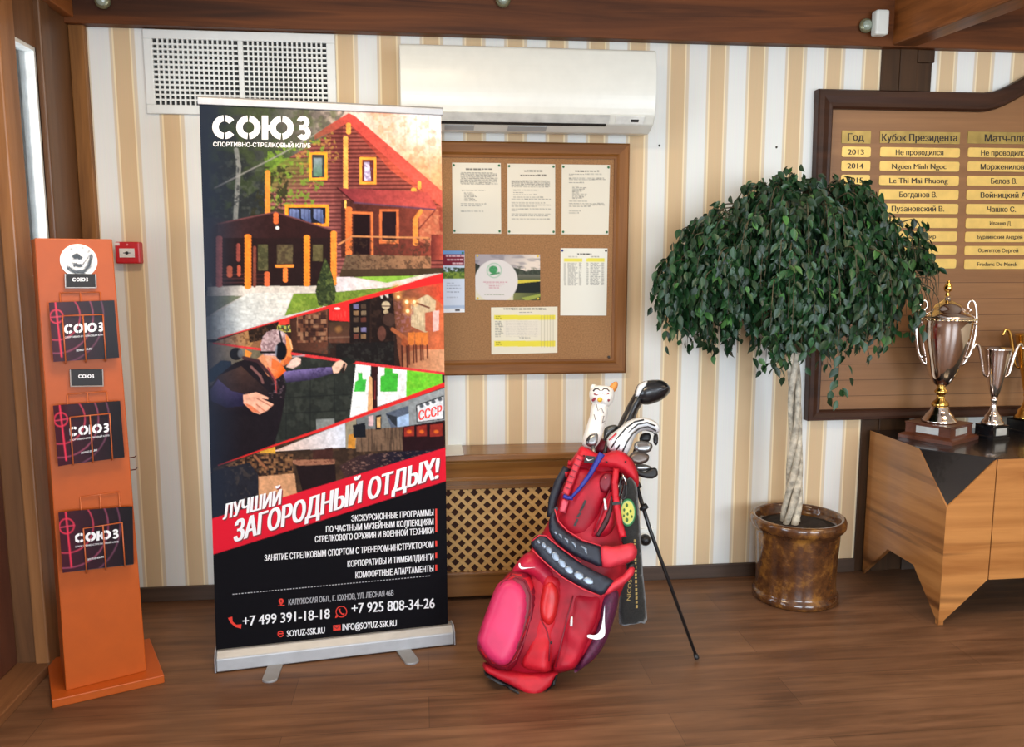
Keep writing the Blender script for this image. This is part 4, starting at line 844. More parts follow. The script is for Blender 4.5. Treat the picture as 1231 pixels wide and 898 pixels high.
b = MB(); b.prism([(.80, y, z) for y, z in ((3.4015, 2.0745), (3.424, 2.0475), (3.427, 2.0500), (3.404, 2.0770))], (.12, 0, 0), bev=.001); b.build('display_panel', mat('display white', (226, 226, 220), .3), e)
b = MB(); b.prism([(.865, y, z) for y, z in ((3.409, 2.063), (3.416, 2.0545), (3.418, 2.0565), (3.411, 2.065))], (.032, 0, 0)); b.build('display_window', BLK, e)
# ---- cork notice board
CORK = mat('cork', (152, 110, 70), .85, var=.10, scale=160, bump=.1); OAK = wood('board frame oak', (108, 66, 28), (146, 94, 44), .45, 'X', .9, spec=.2); OAKZ = wood('board frame oak upright', (108, 66, 28), (146, 94, 44), .45, 'Z', .9, spec=.2)
e = thing('notice_board', (.15, WY, .99), 'large cork notice board in an oak frame under the air conditioner', 'notice board')
x0, x1, z0, z1 = -.60, .905, .988, 1.993; w = .066
b = MB(); b.box((x0+.02, WY-.016, z0+.02), (x1-.02, WY-.003, z1-.02)); b.build('cork_panel', CORK, e)
def mitre(b, x0, x1, z0, z1, w, prof, sides):
    """mitred frame: prof = (inset 0..1, y) points"""
    C = {'l': [(x0, z0), (x0, z1)], 'r': [(x1, z1), (x1, z0)], 't': [(x0, z1), (x1, z1)], 'b': [(x1, z0), (x0, z0)]}
    for s in sides:
        (ax, az), (bx, bz) = C[s]; cx, cz = (x0+x1)/2, (z0+z1)/2
        A = []; B = []
        for t, y in prof:
            f = lambda x, z: Vector((x + (w*t if x < cx else -w*t), y, z + (w*t if z < cz else -w*t)))
            A.append(b.bm.verts.new(f(ax, az))); B.append(b.bm.verts.new(f(bx, bz)))
        n = len(prof)
        for i in range(n): b._f((A[i], A[(i+1) % n], B[(i+1) % n], B[i]))
        b._f(A[::-1]); b._f(B)
PR = [(0, WY-.002), (0, WY-.026), (.12, WY-.034), (.7, WY-.034), (.85, WY-.024), (1, WY-.022), (1, WY-.002)]
for nm, s, m in (('frame_rail', 't', OAK), ('frame_rail', 'b', OAK), ('frame_stile', 'l', OAKZ), ('frame_stile', 'r', OAKZ)):
    b = MB(); mitre(b, x0, x1, z0, z1, w, PR, s); b.build(nm, m, e, normals=True)
PC = Plane((0, WY-.0165, 0), (0, -1, 0)); PAPER = printmat('printed paper', .6, .2)
PINS = {'g': mat('green tack', (40, 110, 66), .3), 'y': mat('yellow tack', (220, 190, 70), .3), 'b': mat('blue tack', (50, 60, 140), .3), 'd': mat('dark tack', (50, 44, 40), .3)}
def words(p, x, y, w, h, seed, c=(120, 118, 112), a=.75):
    rs = np.random.RandomState(seed); u = x
    while u < x+w:
        l = min(rs.uniform(1.5, 5), x+w-u); p.poly([(u, y), (u+l, y), (u+l, y+h), (u, y+h)], c, a); u += l+rs.uniform(.5, 1.1)
def paper(label, quad, paint, pins, n):
    q = np.array(quad, float); c = q.mean(0)
    t = tag(bpy.data.objects.new('pinned_paper', None), label, 'paper', 'papers pinned to the notice board'); COL.objects.link(t); t.empty_display_size = .04; t.location = PC.at(*((q[2]+q[3])/2))
    sheet('paper_sheet', quad, PC, n, paint, PAPER, t, off=.0008, thick=.0004, curl=lambda S, T: .0012*np.sin(PI*S)*(.4+.6*T))
    for i, k in enumerate(pins):
        if k == ' ': continue
        v = q[i]*.93 + c*.07; P0 = PC.at(*v, .0014); b = MB(); b.sphere(P0+Vector((0, -.002, 0)), .0052, 1, .6, 1, seg=10); b.build('thumbtack', PINS[k], t)
WHT = (224, 217, 200)
def letter(seed, title, rows, x, y, ind=0):
    def f(p):
        p.C[:] = WHT
        for (tx, ty, tw) in title: words(p, tx, ty, tw, 1.5, seed+int(ty), (60, 56, 52), .9)
        for i, (ry, rx, rw) in enumerate(rows): words(p, rx, ry, rw, .9, seed*7+i)
    return f
rows1 = [(207.2+1.35*i, 553.5+(i % 5 == 0), 44 if i not in (0, 4, 9, 17) else 38) for i in range(11)] + [(228.5, 555, 28)] + [(231.5+1.55*i, 558, 10+((i*37) % 7)) for i in range(7)] + [(244.5, 554, 31), (247, 554, 24), (253.6, 554, 27)]
paper('first white notice from the left in the top row of the cork board', [(543.5, 195.5), (602, 196), (602.6, 281), (544.3, 280.5)], letter(1, [(560, 202.6, 32)], rows1, 0, 0), 'gggg', (70, 100))
rows2 = [(217+1.4*i, 615, 46) for i in range(6)] + [(228.3, 617, 30), (231, 617, 12), (233.6, 617, 28), (236.6, 617, 36), (239, 615, 47), (243.4, 615, 40), (246, 615, 47), (247.6, 615, 30), (250.8, 615, 47), (252.6, 615, 8), (257, 615, 47), (259, 615, 44), (262.8, 615, 46)]
paper('middle white notice in the top row with a two-line heading', [(610, 196.7), (667.4, 197.4), (667.4, 281.6), (610.2, 281.4)], letter(2, [(630, 204.8, 22), (625.6, 210, 31)], rows2, 0, 0), 'gggg', (70, 100))
rows3 = [(209, 684, 40), (210.6, 684, 5), (213.8, 684, 42), (215.4, 684, 44), (219, 684, 18)] + [(223.4+1.6*i, 688, 8+((i*53) % 11)) for i in range(10)] + [(241.4, 684, 22), (244.4, 684, 42), (246, 684, 43), (247.6, 684, 28), (253, 684, 14), (255.5, 684, 12)]
paper('rightmost white notice in the top row of the cork board', [(675.3, 197.5), (733.5, 198.3), (731.4, 282), (675, 281.6)], letter(3, [(691.6, 205, 29)], rows3, 0, 0), 'gggg', (70, 100))
def p_table(p):
    p.C[:] = (228, 226, 214); words(p, 694, 304.6, 17, 1.4, 5, (60, 58, 54), .9)
    for x in (678, 705): p.poly([(x, 310.4), (x+22, 310.4), (x+22, 314.6), (x, 314.6)], (226, 216, 84)); words(p, x+5, 308, 11, .9, 6+x)
    for i in range(17):
        y = 316+1.62*i
        for x in (678, 705): words(p, x, y, 2.4, .8, i+x); words(p, x+4.5, y, 9+(i*31+x) % 4, .8, i*3+x, (112, 112, 112)); words(p, x+18, y, 3, .8, i*5+x)
paper('white list with two yellow-headed columns at the right of the cork board', [(674, 298.3), (730.4, 298.6), (729, 379.4), (673.6, 379.2)], p_table, 'bd  ', (70, 100))
def p_wide(p):
    p.C[:] = (226, 219, 198); words(p, 605.5, 370.6, 51, 1.7, 9, (66, 62, 50), .9); words(p, 624, 375, 16, .9, 10)
    for y, h in ((378.6, 6), (409.6, 7)): p.poly([(594, y), (667.5, y), (667.5, y+h), (594, y+h)], (228, 214, 70)); words(p, 596, y+1.2, 6, 1.2, 12, (120, 110, 40)); words(p, 596, y+3.6, 7, 1.2, 13, (120, 110, 40))
    p.poly([(605, 385), (650, 385), (650, 403), (605, 403)], (222, 214, 200), .6)
    for i in range(10): words(p, 595, 386+2*i, 7+(i*29) % 4, 1, 20+i); words(p, 608, 386+2*i, 38, .6, 40+i, (196, 188, 176), .8)
    for x in (651, 654.5, 658, 661.5, 665): p.line([(x, 379), (x, 417)], .6, (150, 140, 110), .7)
    words(p, 624, 405.6, 14, .9, 33)
paper('wide results sheet with yellow rows pinned lowest on the cork board', [(590.4, 369.6), (670.2, 368.6), (670, 424), (590.8, 426)], p_wide, '    ', (96, 70))
def p_golf(p):
    p.C[:] = (200, 188, 180); A = lambda *q: [(571+x, 306+y) for x, y in q]
    p.fade(None, (600, 306), (620, 330), (164, 156, 160), (224, 210, 196)); p.speck(A((0, 0), (80, 0), (80, 22), (0, 22)), .12, (120, 116, 124), .5, 3, .5, .6, 2)
    p.poly(A((0, 10), (6, 13), (4, 24), (0, 26)), (40, 44, 36)); p.poly(A((40, 14), (52, 17), (62, 20), (70, 18), (80, 19), (80, 26), (40, 26)), (52, 58, 46)); p.speck(A((40, 13), (80, 16), (80, 26), (40, 26)), .4, (80, 84, 72), .6, 4)
    p.fade(A((40, 24), (80, 24), (80, 31), (40, 31)), (620, 330), (620, 337), (110, 106, 96), (74, 80, 56)); p.poly(A((46, 31), (80, 30), (72, 36), (46, 36)), (206, 190, 66)); p.poly(A((40, 36), (80, 32), (80, 48), (40, 48)), (22, 28, 22)); p.fade(A((0, 46), (80, 46), (80, 56), (0, 56)), (600, 352), (650, 362), (150, 150, 92), (66, 74, 40)); p.poly(A((56, 52), (80, 47), (80, 50), (62, 56)), (150, 160, 72))
    p.fade(A((0, 40), (46, 40), (46, 56), (0, 56)), (590, 346), (590, 362), (214, 206, 196), (214, 208, 176))
    p.ell(596.5, 338, 26, 26, (216, 210, 206), 1, .03); p.ring(594, 325, 8.6, .8, (140, 180, 150)); p.ell(593, 324, 5.2, 4.6, (62, 140, 84)); p.line([(590, 330), (600, 328)], 1.8, (60, 130, 80)); p.speck([(586, 318), (602, 318), (602, 330), (586, 330)], .5, (150, 200, 160), .5, 6, .62)
    for i, (x, w) in enumerate(((581, 29), (584, 22), (588, 14), (588, 12))): words(p, x, 338.6+2.3*i, w, 1.1, 50+i, (190, 120, 132), .7)
    words(p, 582, 353.6, 24, 1, 60, (130, 140, 110))
paper('golf course photo card with a pale round logo panel on the cork board', [(571.2, 305.6), (649.2, 306), (649.6, 361), (571.6, 360.6)], p_golf, 'yydy'[:2]+'yy', (100, 72))
def p_flyer(p):
    p.C[:] = (206, 214, 228); p.poly([(500, 301), (562, 301), (562, 306), (500, 306)], (112, 150, 196)); p.poly([(500, 305.6), (558, 305.6), (558, 319), (500, 319.4)], (120, 24, 44))
    for x, y, w in ((536, 306.8, 22), (537.5, 311.2, 20), (544, 315.8, 13)): words(p, x, y, w, 1.8, int(y), (226, 190, 196), .9)
    p.poly([(500, 320), (560, 320), (560, 335), (500, 335)], (190, 204, 220)); p.speck([(500, 320), (560, 322), (560, 330), (500, 330)], .25, (38, 56, 34), .95, 8, .35); p.poly([(500, 327), (560, 327), (560, 335), (500, 335)], (126, 148, 54)); p.speck([(500, 325), (560, 325), (560, 335), (500, 335)], .3, (58, 84, 34), .7, 9, .5)
    for i, (y, w) in enumerate(((340, 9), (343, 16), (346, 18), (350.6, 15), (357, 13))): words(p, 537, y, w, .9, 70+i, (120, 130, 150))
    p.poly([(500, 368), (562, 367), (562, 372), (500, 372)], (170, 186, 210)); p.poly([(500, 371), (562, 371), (562, 380), (500, 380)], (232, 232, 234)); p.poly([(547, 371.6), (553, 371.6), (553, 374), (547, 374)], (50, 50, 60))
paper('flyer with a dark red heading half hidden behind the banner edge', [(497, 301), (558.4, 301.4), (558.6, 375.4), (497, 376.6)], p_flyer, 'bg  ', (80, 96))
e = thing('thumbtack', PC.at(731.6, 429), 'single dark thumbtack alone in the lower right corner of the cork board', 'thumbtack')
b = MB(); b.lathe([(.001, 0), (.002, .002), (.006, .003), (.0062, .005), (.004, .0065), (.001, .007)], PC.at(731.6, 429), 12, Matrix.Rotation(PI/2, 3, 'X')); b.build('head', PINS['d'], e)
# ---- red fire alarm call point
e = thing('fire_alarm_button', P(158, 317, WY), 'small red fire alarm call point on the wallpaper beside the leaflet stand', 'fire alarm')
RED = mat('alarm red', (198, 34, 42), .35, var=.02)
b = MB(); b.box((-1.256, WY-.046, 1.478), (-1.158, WY-.001, 1.567), bev=.006); b.build('housing', RED, e)
b = MB(); b.box((-1.238, WY-.050, 1.503), (-1.178, WY-.046, 1.540), bev=.001); pl = b.build('press_plate', mat('alarm plate', (226, 222, 218), .4), e)
b = MB(); b.lathe([(.001, 0), (.0065, 0), (.0065, .002), (.001, .002)], (-1.208, WY-.050, 1.5215), 12, Matrix.Rotation(PI/2, 3, 'X')); b.box((-1.222, WY-.0515, 1.520), (-1.194, WY-.050, 1.523)); b.build('arrow_mark', BLK, pl)
b = MB(); b.box((-1.256, WY-.0475, 1.552), (-1.236, WY-.046, 1.564)); b.build('sticker', mat('sticker white', (230, 214, 210), .5), e)
b = MB(); b.lathe([(.001, 0), (.0045, 0), (.0045, .0015), (.001, .0015)], (-1.206, WY-.046, 1.5555), 12, Matrix.Rotation(PI/2, 3, 'X')); b.build('indicator', mat('indicator pink', (236, 150, 150), .3), e)
# ---- power socket behind the bag, with its plug
e = thing('wall_socket', P(778, 657, WY), 'white wall socket low on the wallpaper behind the golf bag leg', 'socket')
b = MB(); b.box((.968, WY-.012, .162), (1.058, WY-.001, .252), bev=.003); b.build('plate', VENTW, e)
b = MB(); b.lathe([(.001, 0), (.026, 0), (.026, .006), (.030, .008), (.030, .010), (.001, .010)], (1.013, WY-.011, .207), 24, Matrix.Rotation(PI/2, 3, 'X')); b.build('outlet_ring', VENTW, e)
e = thing('power_plug', (1.008, WY-.022, .205), 'round black plug pushed into the white wall socket', 'plug')
b = MB(); b.lathe([(.001, 0), (.024, 0), (.026, .006), (.026, .022), (.018, .034), (.009, .040), (.001, .040)], (1.008, WY-.0215, .207), 24, Matrix.Rotation(PI/2, 3, 'X')); b.build('plug_body', BLK, e)
# ---- motion detector and the small glass fittings on the beam
e = thing('motion_detector', P(1057, 42, WY-.1), 'small white motion detector on the wooden beam at top right', 'sensor')
q = P(1058, 28, WY-.10)
b = MB(); b.box(q+Vector((-.030, -.024, -.052)), q+Vector((.030, .024, .052)), bev=.01); b.build('housing', WHITE, e)
b = MB(); b.tube([q+Vector((0, .02, 0)), q+Vector((0, .045, 0))], .012, 12); b.build('bracket', WHITE, e)
for (x, y, lab) in ((1043, 30, 'small round glass spotlight on the beam beside the motion detector'), (605, -1, 'small round glass spotlight on the beam above the air conditioner'), (122, 0, 'small round glass spotlight at the left end of the beam')):
    q = P(x, y, WY-.085); e = thing('spotlight', q, lab, 'lamp')
    b = MB(); b.lathe([(.001, 0), (.020, 0), (.030, .006), (.031, .016), (.024, .024), (.001, .024)], q+Vector((0, .024, 0)), 24, Matrix.Rotation(PI/2, 3, 'X')); b.build('housing', mat('aged brass glass', (126, 122, 92), .25, .4), e)
    b = MB(); b.sphere(q+Vector((0, .0, 0)), .021, 1, .6, 1); b.build('lens', mat('lens glass', (150, 158, 140), .05, spec=.9), e)
# screw holes left in the wallpaper
for (x, y, lab) in ((792.6, 175, 'small screw in the wallpaper to the right of the air conditioner'), (933.4, 177, 'small screw in the wallpaper left of the honours board')):
    e = thing('screw', P(x, y, WY), lab, 'screw', 'screws in the wallpaper'); b = MB(); b.lathe([(.001, 0), (.005, 0), (.004, .003), (.001, .0035)], P(x, y, WY-.0005), 12, Matrix.Rotation(PI/2, 3, 'X')); b.build('screw_head', mat('dark screw', (60, 54, 48), .4, .6), e)
# ---- honours board
HF = wood('dark stained frame', (46, 25, 16), (70, 41, 27), .4, 'X', .7, spec=.25); HP = wood('honours veneer', (124, 84, 50), (152, 106, 66), .42, 'X', .45); GOLD = mat('brass plate', (232, 196, 112), .38, .35, var=.04); GOLDD = mat('dull brass plate', (170, 146, 82), .4, .5, var=.08); INK = mat('engraved ink', (40, 30, 24), .6)
e = thing('honours_board', (3.1, WY, .75), 'large dark-framed honours board with gold name plates behind the trophies', 'honours board')
YB = WY-.05; C = 3.22
def top(x, z0, rise):
    s = np.clip((x-2.52)/.42, 0, 1); s2 = np.clip((2*C-x-2.52)/.42, 0, 1); s = min(s, s2); return z0 + rise*(3*s*s-2*s**3)
xs = np.concatenate([[1.745], np.linspace(2.45, 3.0, 16), np.linspace(3.44, 3.99, 16), [2*C-1.745]])
outer = [Vector((x, YB, top(x, 2.237, .16))) for x in xs] + [Vector((2*C-1.755, YB, .752)), Vector((1.765, YB, .752))]
xi = np.concatenate([[1.82], np.linspace(2.45, 3.0, 16), np.linspace(3.44, 3.99, 16), [2*C-1.82]])
inner = [Vector((x, YB+.012, top(x, 2.155, .16))) for x in xi] + [Vector((2*C-1.82, YB+.012, .800)), Vector((1.825, YB+.012, .800))]
b = MB(); n = len(outer)
def ringpt(v, y): return b.bm.verts.new((v.x, y, v.z))
mid = [(o*.65+i*.35) for o, i in zip(outer, inner)]
loops = [[ringpt(v, WY-.002) for v in outer], [ringpt(v, YB+.008) for v in outer], [ringpt(o*.93+i*.07, YB) for o, i in zip(outer, inner)], [ringpt(v, YB) for v in mid], [ringpt(o*.3+i*.7, YB+.007) for o, i in zip(outer, inner)], [ringpt(o*.12+i*.88, YB+.006) for o, i in zip(outer, inner)], [ringpt(v, YB+.016) for v in inner], [ringpt(v, WY-.01) for v in inner]]
for A, B in zip(loops, loops[1:]):
    for i in range(n): b._f((A[i], A[(i+1) % n], B[(i+1) % n], B[i]))
b.build('frame', HF, e, normals=True)
b = MB(); b.prism([Vector((v.x+(-.01 if v.x > C else .01)*0, WY-.018, v.z)) for v in inner], (0, .012, 0)); b.build('back_panel', HP, e)
b = MB()
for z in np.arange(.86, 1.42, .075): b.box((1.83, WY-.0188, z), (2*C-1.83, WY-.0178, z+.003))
b.build('plank_groove_shadows', mat('groove shadow line', (96, 62, 36), .6), e)  # thin dark strips painting the shadow lines between the planks
PH = Plane((0, WY-.018, 0), (0, -1, 0))
def nameplate(x0, y0, x1, y1, s, m, cap, rx=.5):
    a = PH.at(x0, y0); c = PH.at(x1, y1); b = MB(); r = .009 if rx else .001
    lo, hi = (a.x, c.z), (c.x, a.z); pts = []
    for (cx, cz, t) in ((hi[0]-r, hi[1]-r, 0), (lo[0]+r, hi[1]-r, 90), (lo[0]+r, lo[1]+r, 180), (hi[0]-r, lo[1]+r, 270)):
        for k in range(4): t2 = math.radians(t+30*k); pts.append(Vector((cx+r*math.cos(t2), WY-.018, cz+r*math.sin(t2))))
    b.prism(pts, (0, -.003, 0)); pl = b.build('nameplate', m, e)
    if s:
        b = MB(); w = s[1]; cx = s[2] if len(s) > 2 else (x0+x1)/2; ym = (y0+y1)/2+cap/2
        text(b, PH, s[0], (cx-w/2, ym), (cx+w/2, ym+.2), cap, .0034, .03); b.build('engraving', INK, pl)
Y = [(157.6, 173.4), (176.8, 189.6), (193.4, 206.4), (210.6, 223.4), (227.6, 240.4), (244.6, 257.4), (261.6, 274.2), (278, 290.6), (295, 306), (311, 322.6)]
c1 = [('Год', 19), ('2013', 19), ('2014', 19), ('2015', 19)]; c2 = [('Кубок Президента', 90), ('Не проводился', 57), ('Nguen Minh Ngoc', 65), ('Le Thi Mai Phuong', 70), ('Богданов В.', 45), ('Пузановский В.', 63), None, ('Владимир', 34, 1108), None, None]
c3 = [('Матч-плей', 56, 1212), ('Не проводился', 57, 1208), ('Морженилов А.', 62, 1210), ('Белов В.', 31, 1207), ('Войницкий А.', 56, 1207), ('Чашко С.', 34, 1204), ('Иванов Д.', 26, 1203), ('Бурлинский Андрей', 54, 1202), ('Осипятов Сергей', 48, 1200), ('Frederic De Merck', 48, 1199)]
for i, (y0, y1) in enumerate(Y):
    d = (0, 0, -.6, -1.2, -1.6, -2, -2.6, -3.4, -4, -4.4)[i]; m = GOLDD if i == 0 else GOLD; k = 8.2 if i == 0 else (6.2 if i < 6 else 4.4)
    nameplate(1012+d*.9, y0-.6, 1046+d*.9, y1-.6, c1[i] if i < len(c1) else None, m, k, i); nameplate(1058+d, y0, 1153+d, y1, c2[i], m, k, i); nameplate(1163.5+d, y0+.6, 1262+d, y1+.6, c3[i], m, k, i)

# ================================================================== radiator cover, console, trophies, ficus
RW = wood('radiator cover stain', (112, 70, 30), (152, 104, 52), .32, 'X', .7, coat=.3); RWZ = wood('radiator cover stain upright', (112, 70, 30), (152, 104, 52), .32, 'Z', .7, coat=.3); SLAT = wood('lattice slat', (190, 146, 84), (214, 172, 108), .5, 'X', 1.5)
e = thing('radiator_cover', (.05, 3.5, 0), 'low wooden radiator cover with a diagonal lattice front under the notice board', 'radiator cover')
x0, x1, yf = -.62, .80, 3.462
b = MB(); b.box((x0-.03, 3.408, .640), (x1+.02, WY-.005, .670), bev=.006); b.build('top_board', RW, e)
b = MB(); b.prism([(x0-.015, y, z) for y, z in ((3.425, .640), (3.418, .632), (3.430, .60), (3.437, .562), (3.425, .552), (3.447, .545), (3.47, .545), (3.47, .640))], (x1-x0+.03, 0, 0), bev=.001); b.build('cornice', RW, e)
b = MB(); b.box((x0, yf-.006, .505), (x1, yf+.02, .545), bev=.003); b.box((x0, yf-.012, .520), (x1, yf, .528), bev=.002); b.build('top_rail', RW, e)
b = MB(); b.box((x0, yf-.006, .02), (x1, yf+.02, .132), bev=.003); b.box((x0, yf-.014, .118), (x1, yf, .130), bev=.002); b.build('bottom_rail', RW, e)
for a in (x0, x1-.05): b = MB(); b.box((a, yf-.006, .132), (a+.05, yf+.02, .505), bev=.003); b.build('stile', RWZ, e)
b = MB(); b.box((x1-.02, yf+.02, 0), (x1, WY-.02, .64)); b.box((x0, yf+.02, 0), (x0+.02, WY-.02, .64)); b.build('side_panel', RWZ, e)
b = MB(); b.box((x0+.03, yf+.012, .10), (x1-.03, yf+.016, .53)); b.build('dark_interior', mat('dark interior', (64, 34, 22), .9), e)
a0, a1, z0, z1 = x0+.05, x1-.05, .132, .505; pitch = .040*math.sqrt(2)
for s, yo in ((1, .004), (-1, .0)):
    b = MB(); k = -20
    while True:
        c = a0 + k*pitch; k += 1
        if c > a1 + .4: break
        # slat centre line: x = c + s*(z-z0) clipped to the opening
        pts = []
        for z in (z0, z1): pts.append((c + (z-z0) if s > 0 else c + (z1-z), z))
        (xa, za), (xb, zb) = pts
        if s > 0: lo, hi = (xa, za), (xb, zb)
        else: lo, hi = (xb, zb), (xa, za)
        if hi[0] < a0 or lo[0] > a1: continue
        if lo[0] < a0: lo = (a0, lo[1] + s*(a0-lo[0]))
        if hi[0] > a1: hi = (a1, hi[1] - s*(hi[0]-a1))
        d = Vector((hi[0]-lo[0], 0, hi[1]-lo[1])); 
        if d.length < .02: continue
        d.normalize(); nn = Vector((-d.z, 0, d.x))*.0075; A = Vector((lo[0], yf+yo, lo[1])); B = Vector((hi[0], yf+yo, hi[1]))
        b.prism([A-nn, B-nn, B+nn, A+nn], (0, .004, 0))
    b.build('lattice', SLAT, e)
t = tag(bpy.data.objects.new('paper_sheet', None), 'small white paper sheet lying on the radiator cover beside the banner', 'paper'); COL.objects.link(t); t.location = F(545, 541, .670)
pts = [F(x, y, .6705) for x, y in ((533, 533.2), (554.5, 532.6), (557.5, 547), (531, 548.5))]
b = MB(); b.prism(pts, (0, 0, .0012)); b.build('sheet', mat('plain paper', (238, 234, 222), .6, var=.01), t)
# ---- faceted console
ZW = wood('zebrano veneer', (150, 92, 44), (196, 134, 74), .3, 'X', .55, coat=.25, streak=(96, 56, 28)); ZWY = wood('zebrano veneer side', (140, 86, 42), (180, 122, 68), .32, 'Y', .55, coat=.25, streak=(92, 54, 28))
BT = mat('black stained top', (30, 25, 24), .22, spec=.5, coat=.3)
cx0, cx1, cy0, cy1, ct, cb, ch = 2.085, 3.95, 2.994, 3.585, .697, .187, .197
e = thing('console_cabinet', ((cx0+cx1)/2, (cy0+cy1)/2, 0), 'low faceted wooden console with a black top and pointed legs under the honours board', 'cabinet')
V = Vector
b = MB()                                                            # left side: pentagon with two pointed feet
b.prism([V((cx0, cy0+.0006, .001)), V((cx0, cy0+.0006, ct-ch)), V((cx0, cy0+.207, ct)), V((cx0, cy1-.0006, ct)), V((cx0, cy1-.0006, .001)), V((cx0, cy1-.2, cb)), V((cx0, cy0+.194, cb))], (.022, 0, 0)); b.build('side_panel', ZWY, e)
b = MB(); b.prism([V((cx1, cy0+.0006, .001)), V((cx1, cy0+.0006, ct-ch)), V((cx1, cy0+.207, ct)), V((cx1, cy1-.0006, ct)), V((cx1, cy1-.0006, .001)), V((cx1, cy1-.2, cb)), V((cx1, cy0+.194, cb))], (-.022, 0, 0)); b.build('side_panel', ZWY, e)
for sx, xx in ((1, cx0), (-1, cx1)):                                # front corner pieces with their legs
    b = MB(); b.prism([V((xx+sx*.0006, cy0, 0)), V((xx+sx*.202, cy0, cb)), V((xx+sx*.202, cy0, ct-.004)), V((xx+sx*.0006, cy0, ct-ch))], (0, .022, 0)); b.build('front_corner', ZW, e)
    b = MB(); b.prism([V((xx+sx*.003, cy0+.006, ct-ch)), V((xx+sx*.199, cy0+.003, ct)), V((xx+sx*.003, cy0+.203, ct))], (sx*.02, .02, -.01)); b.build('corner_facet', BT, e)
    b = MB(); b.prism([V((xx+sx*.0006, cy1, 0)), V((xx+sx*.2, cy1, cb)), V((xx+sx*.2, cy1, ct-.004)), V((xx+sx*.0006, cy1, ct-.004))], (0, -.02, 0)); b.build('back_corner', ZW, e)
n = 3; w = (cx1-cx0-.412)/n
for i in range(n):
    a = cx0+.206+i*w; b = MB(); b.box((a+.0015, cy0, cb), (a+w-.0015, cy0+.022, ct-.004), bev=.001); b.build('door', ZW, e)
b = MB(); b.prism([V((cx0+.2, cy0+.001, ct-.012)), V((cx1-.2, cy0+.001, ct-.012)), V((cx1-.001, cy0+.202, ct-.012)), V((cx1-.001, cy1, ct-.012)), V((cx0+.001, cy1, ct-.012)), V((cx0+.001, cy0+.202, ct-.012))], (0, 0, .0125)); b.build('top', BT, e)
b = MB(); b.box((cx0+.022, cy0+.19, cb), (cx1-.022, cy1-.022, cb+.02)); b.box((cx0+.2, cy0+.022, cb), (cx1-.2, cy0+.2, cb+.02)); b.box((cx0+.2, cy1-.02, cb), (cx1-.2, cy1, ct-.02)); b.build('carcass', mat('carcass dark', (46, 34, 28), .6), e)
# ---- trophies
SIL = mat('polished nickel', (226, 214, 206), .10, 1.0, var=.01); GLD = mat('polished gilt', (226, 180, 96), .16, 1.0, var=.02); PLW = wood('plinth mahogany', (74, 38, 24), (108, 60, 40), .28, 'X', .8, coat=.3); PBK = mat('black marble plinth', (20, 20, 22), .15, coat=.4); PLATE = mat('engraved plate', (206, 204, 198), .35, .4)
ZT = ct + .0008
def swirl(pts, k=10):
    """smooth open curve through the points"""
    p = [Vector(q) for q in pts]; p = [p[0]*2-p[1]] + p + [p[-1]*2-p[-2]]; out = []
    for i in range(1, len(p)-2):
        a, b_, c, d = p[i-1:i+3]
        for j in range(k): t = j/k; out.append(.5*((2*b_)+(c-a)*t+(2*a-5*b_+4*c-d)*t*t+(3*b_-a-3*c+d)*t**3))
    return out + [p[-2]]
def square_prof(b, c, secs, rot):
    """stack of square sections (half size, height)"""
    M4 = Matrix.Rotation(rot, 3, 'Z'); rings = []
    for h, z in secs: rings.append([b.bm.verts.new(Vector(c) + M4 @ Vector((sx*h, sy*h, z))) for sx, sy in ((-1, -1), (1, -1), (1, 1), (-1, 1))])
    for A, B in zip(rings, rings[1:]):
        for i in range(4): b._f((A[i], A[(i+1) % 4], B[(i+1) % 4], B[i]))
    b._f(rings[0][::-1]); b._f(rings[-1])
c = Vector((2.292, 3.385, ZT)); rot = math.radians(30)
e = thing('trophy_cup', c, 'large silver lidded trophy cup on a square wooden plinth, gilt stem', 'trophy', rz=rot)
b = MB(); square_prof(b, c, [(.120, 0), (.120, .016), (.114, .020), (.102, .024), (.099, .028), (.099, .066), (.102, .070), (.102, .074)], rot); pl = b.build('plinth', PLW, e)
M4 = Matrix.Rotation(rot, 3, 'Z')
for s, ax in ((0, (0, -1)), (1, (1, 0)), (2, (-1, 0))):
    b = MB(); d = M4 @ Vector((ax[0], ax[1], 0)); r = Vector((-d.y, d.x, 0)); o = c + d*.0992
    b.prism([o - r*.05 + Vector((0, 0, .032)), o + r*.05 + Vector((0, 0, .032)), o + r*.05 + Vector((0, 0, .062)), o - r*.05 + Vector((0, 0, .062))], d*.0015); b.build('name_plate', PLATE, pl)
z0 = .074; KZ = 1.12
b = MB(); b.lathe([(.001, z0), (.072, z0), (.074, z0+.006), (.070, z0+.012), (.060, z0+.022), (.056, z0+.030), (.052, z0+.034), (.040, z0+.046), (.036, z0+.060), (.034, z0+.064), (.001, z0+.064)], c, 48); b.build('foot', SIL, e)
b = MB(); b.lathe([(.001, z0+.062), (.032, z0+.062), (.037, z0+.070), (.032, z0+.080), (.018, z0+.090), (.015, z0+.100), (.017, z0+.112), (.026, z0+.118), (.028, z0+.124), (.020, z0+.132), (.016, z0+.138), (.020, z0+.146), (.001, z0+.146)], c, 48, flute=lambda z, a: .05*math.sin(16*a) if z0+.086 < z < z0+.114 else 0); b.build('stem', GLD, e)
bz = z0+.143
bowl = [(.001, bz), (.018, bz), (.034, bz+.012), (.056, bz+.045), (.078, bz+.10), (.095, bz+.155), (.104, bz+.20), (.108, bz+.235), (.110, bz+.255), (.113, bz+.262), (.116, bz+.268), (.113, bz+.274)]
b = MB(); b.lathe(bowl + [(.106, bz+.276), (.001, bz+.276)], c, 56); b.build('bowl', SIL, e)
b = MB()
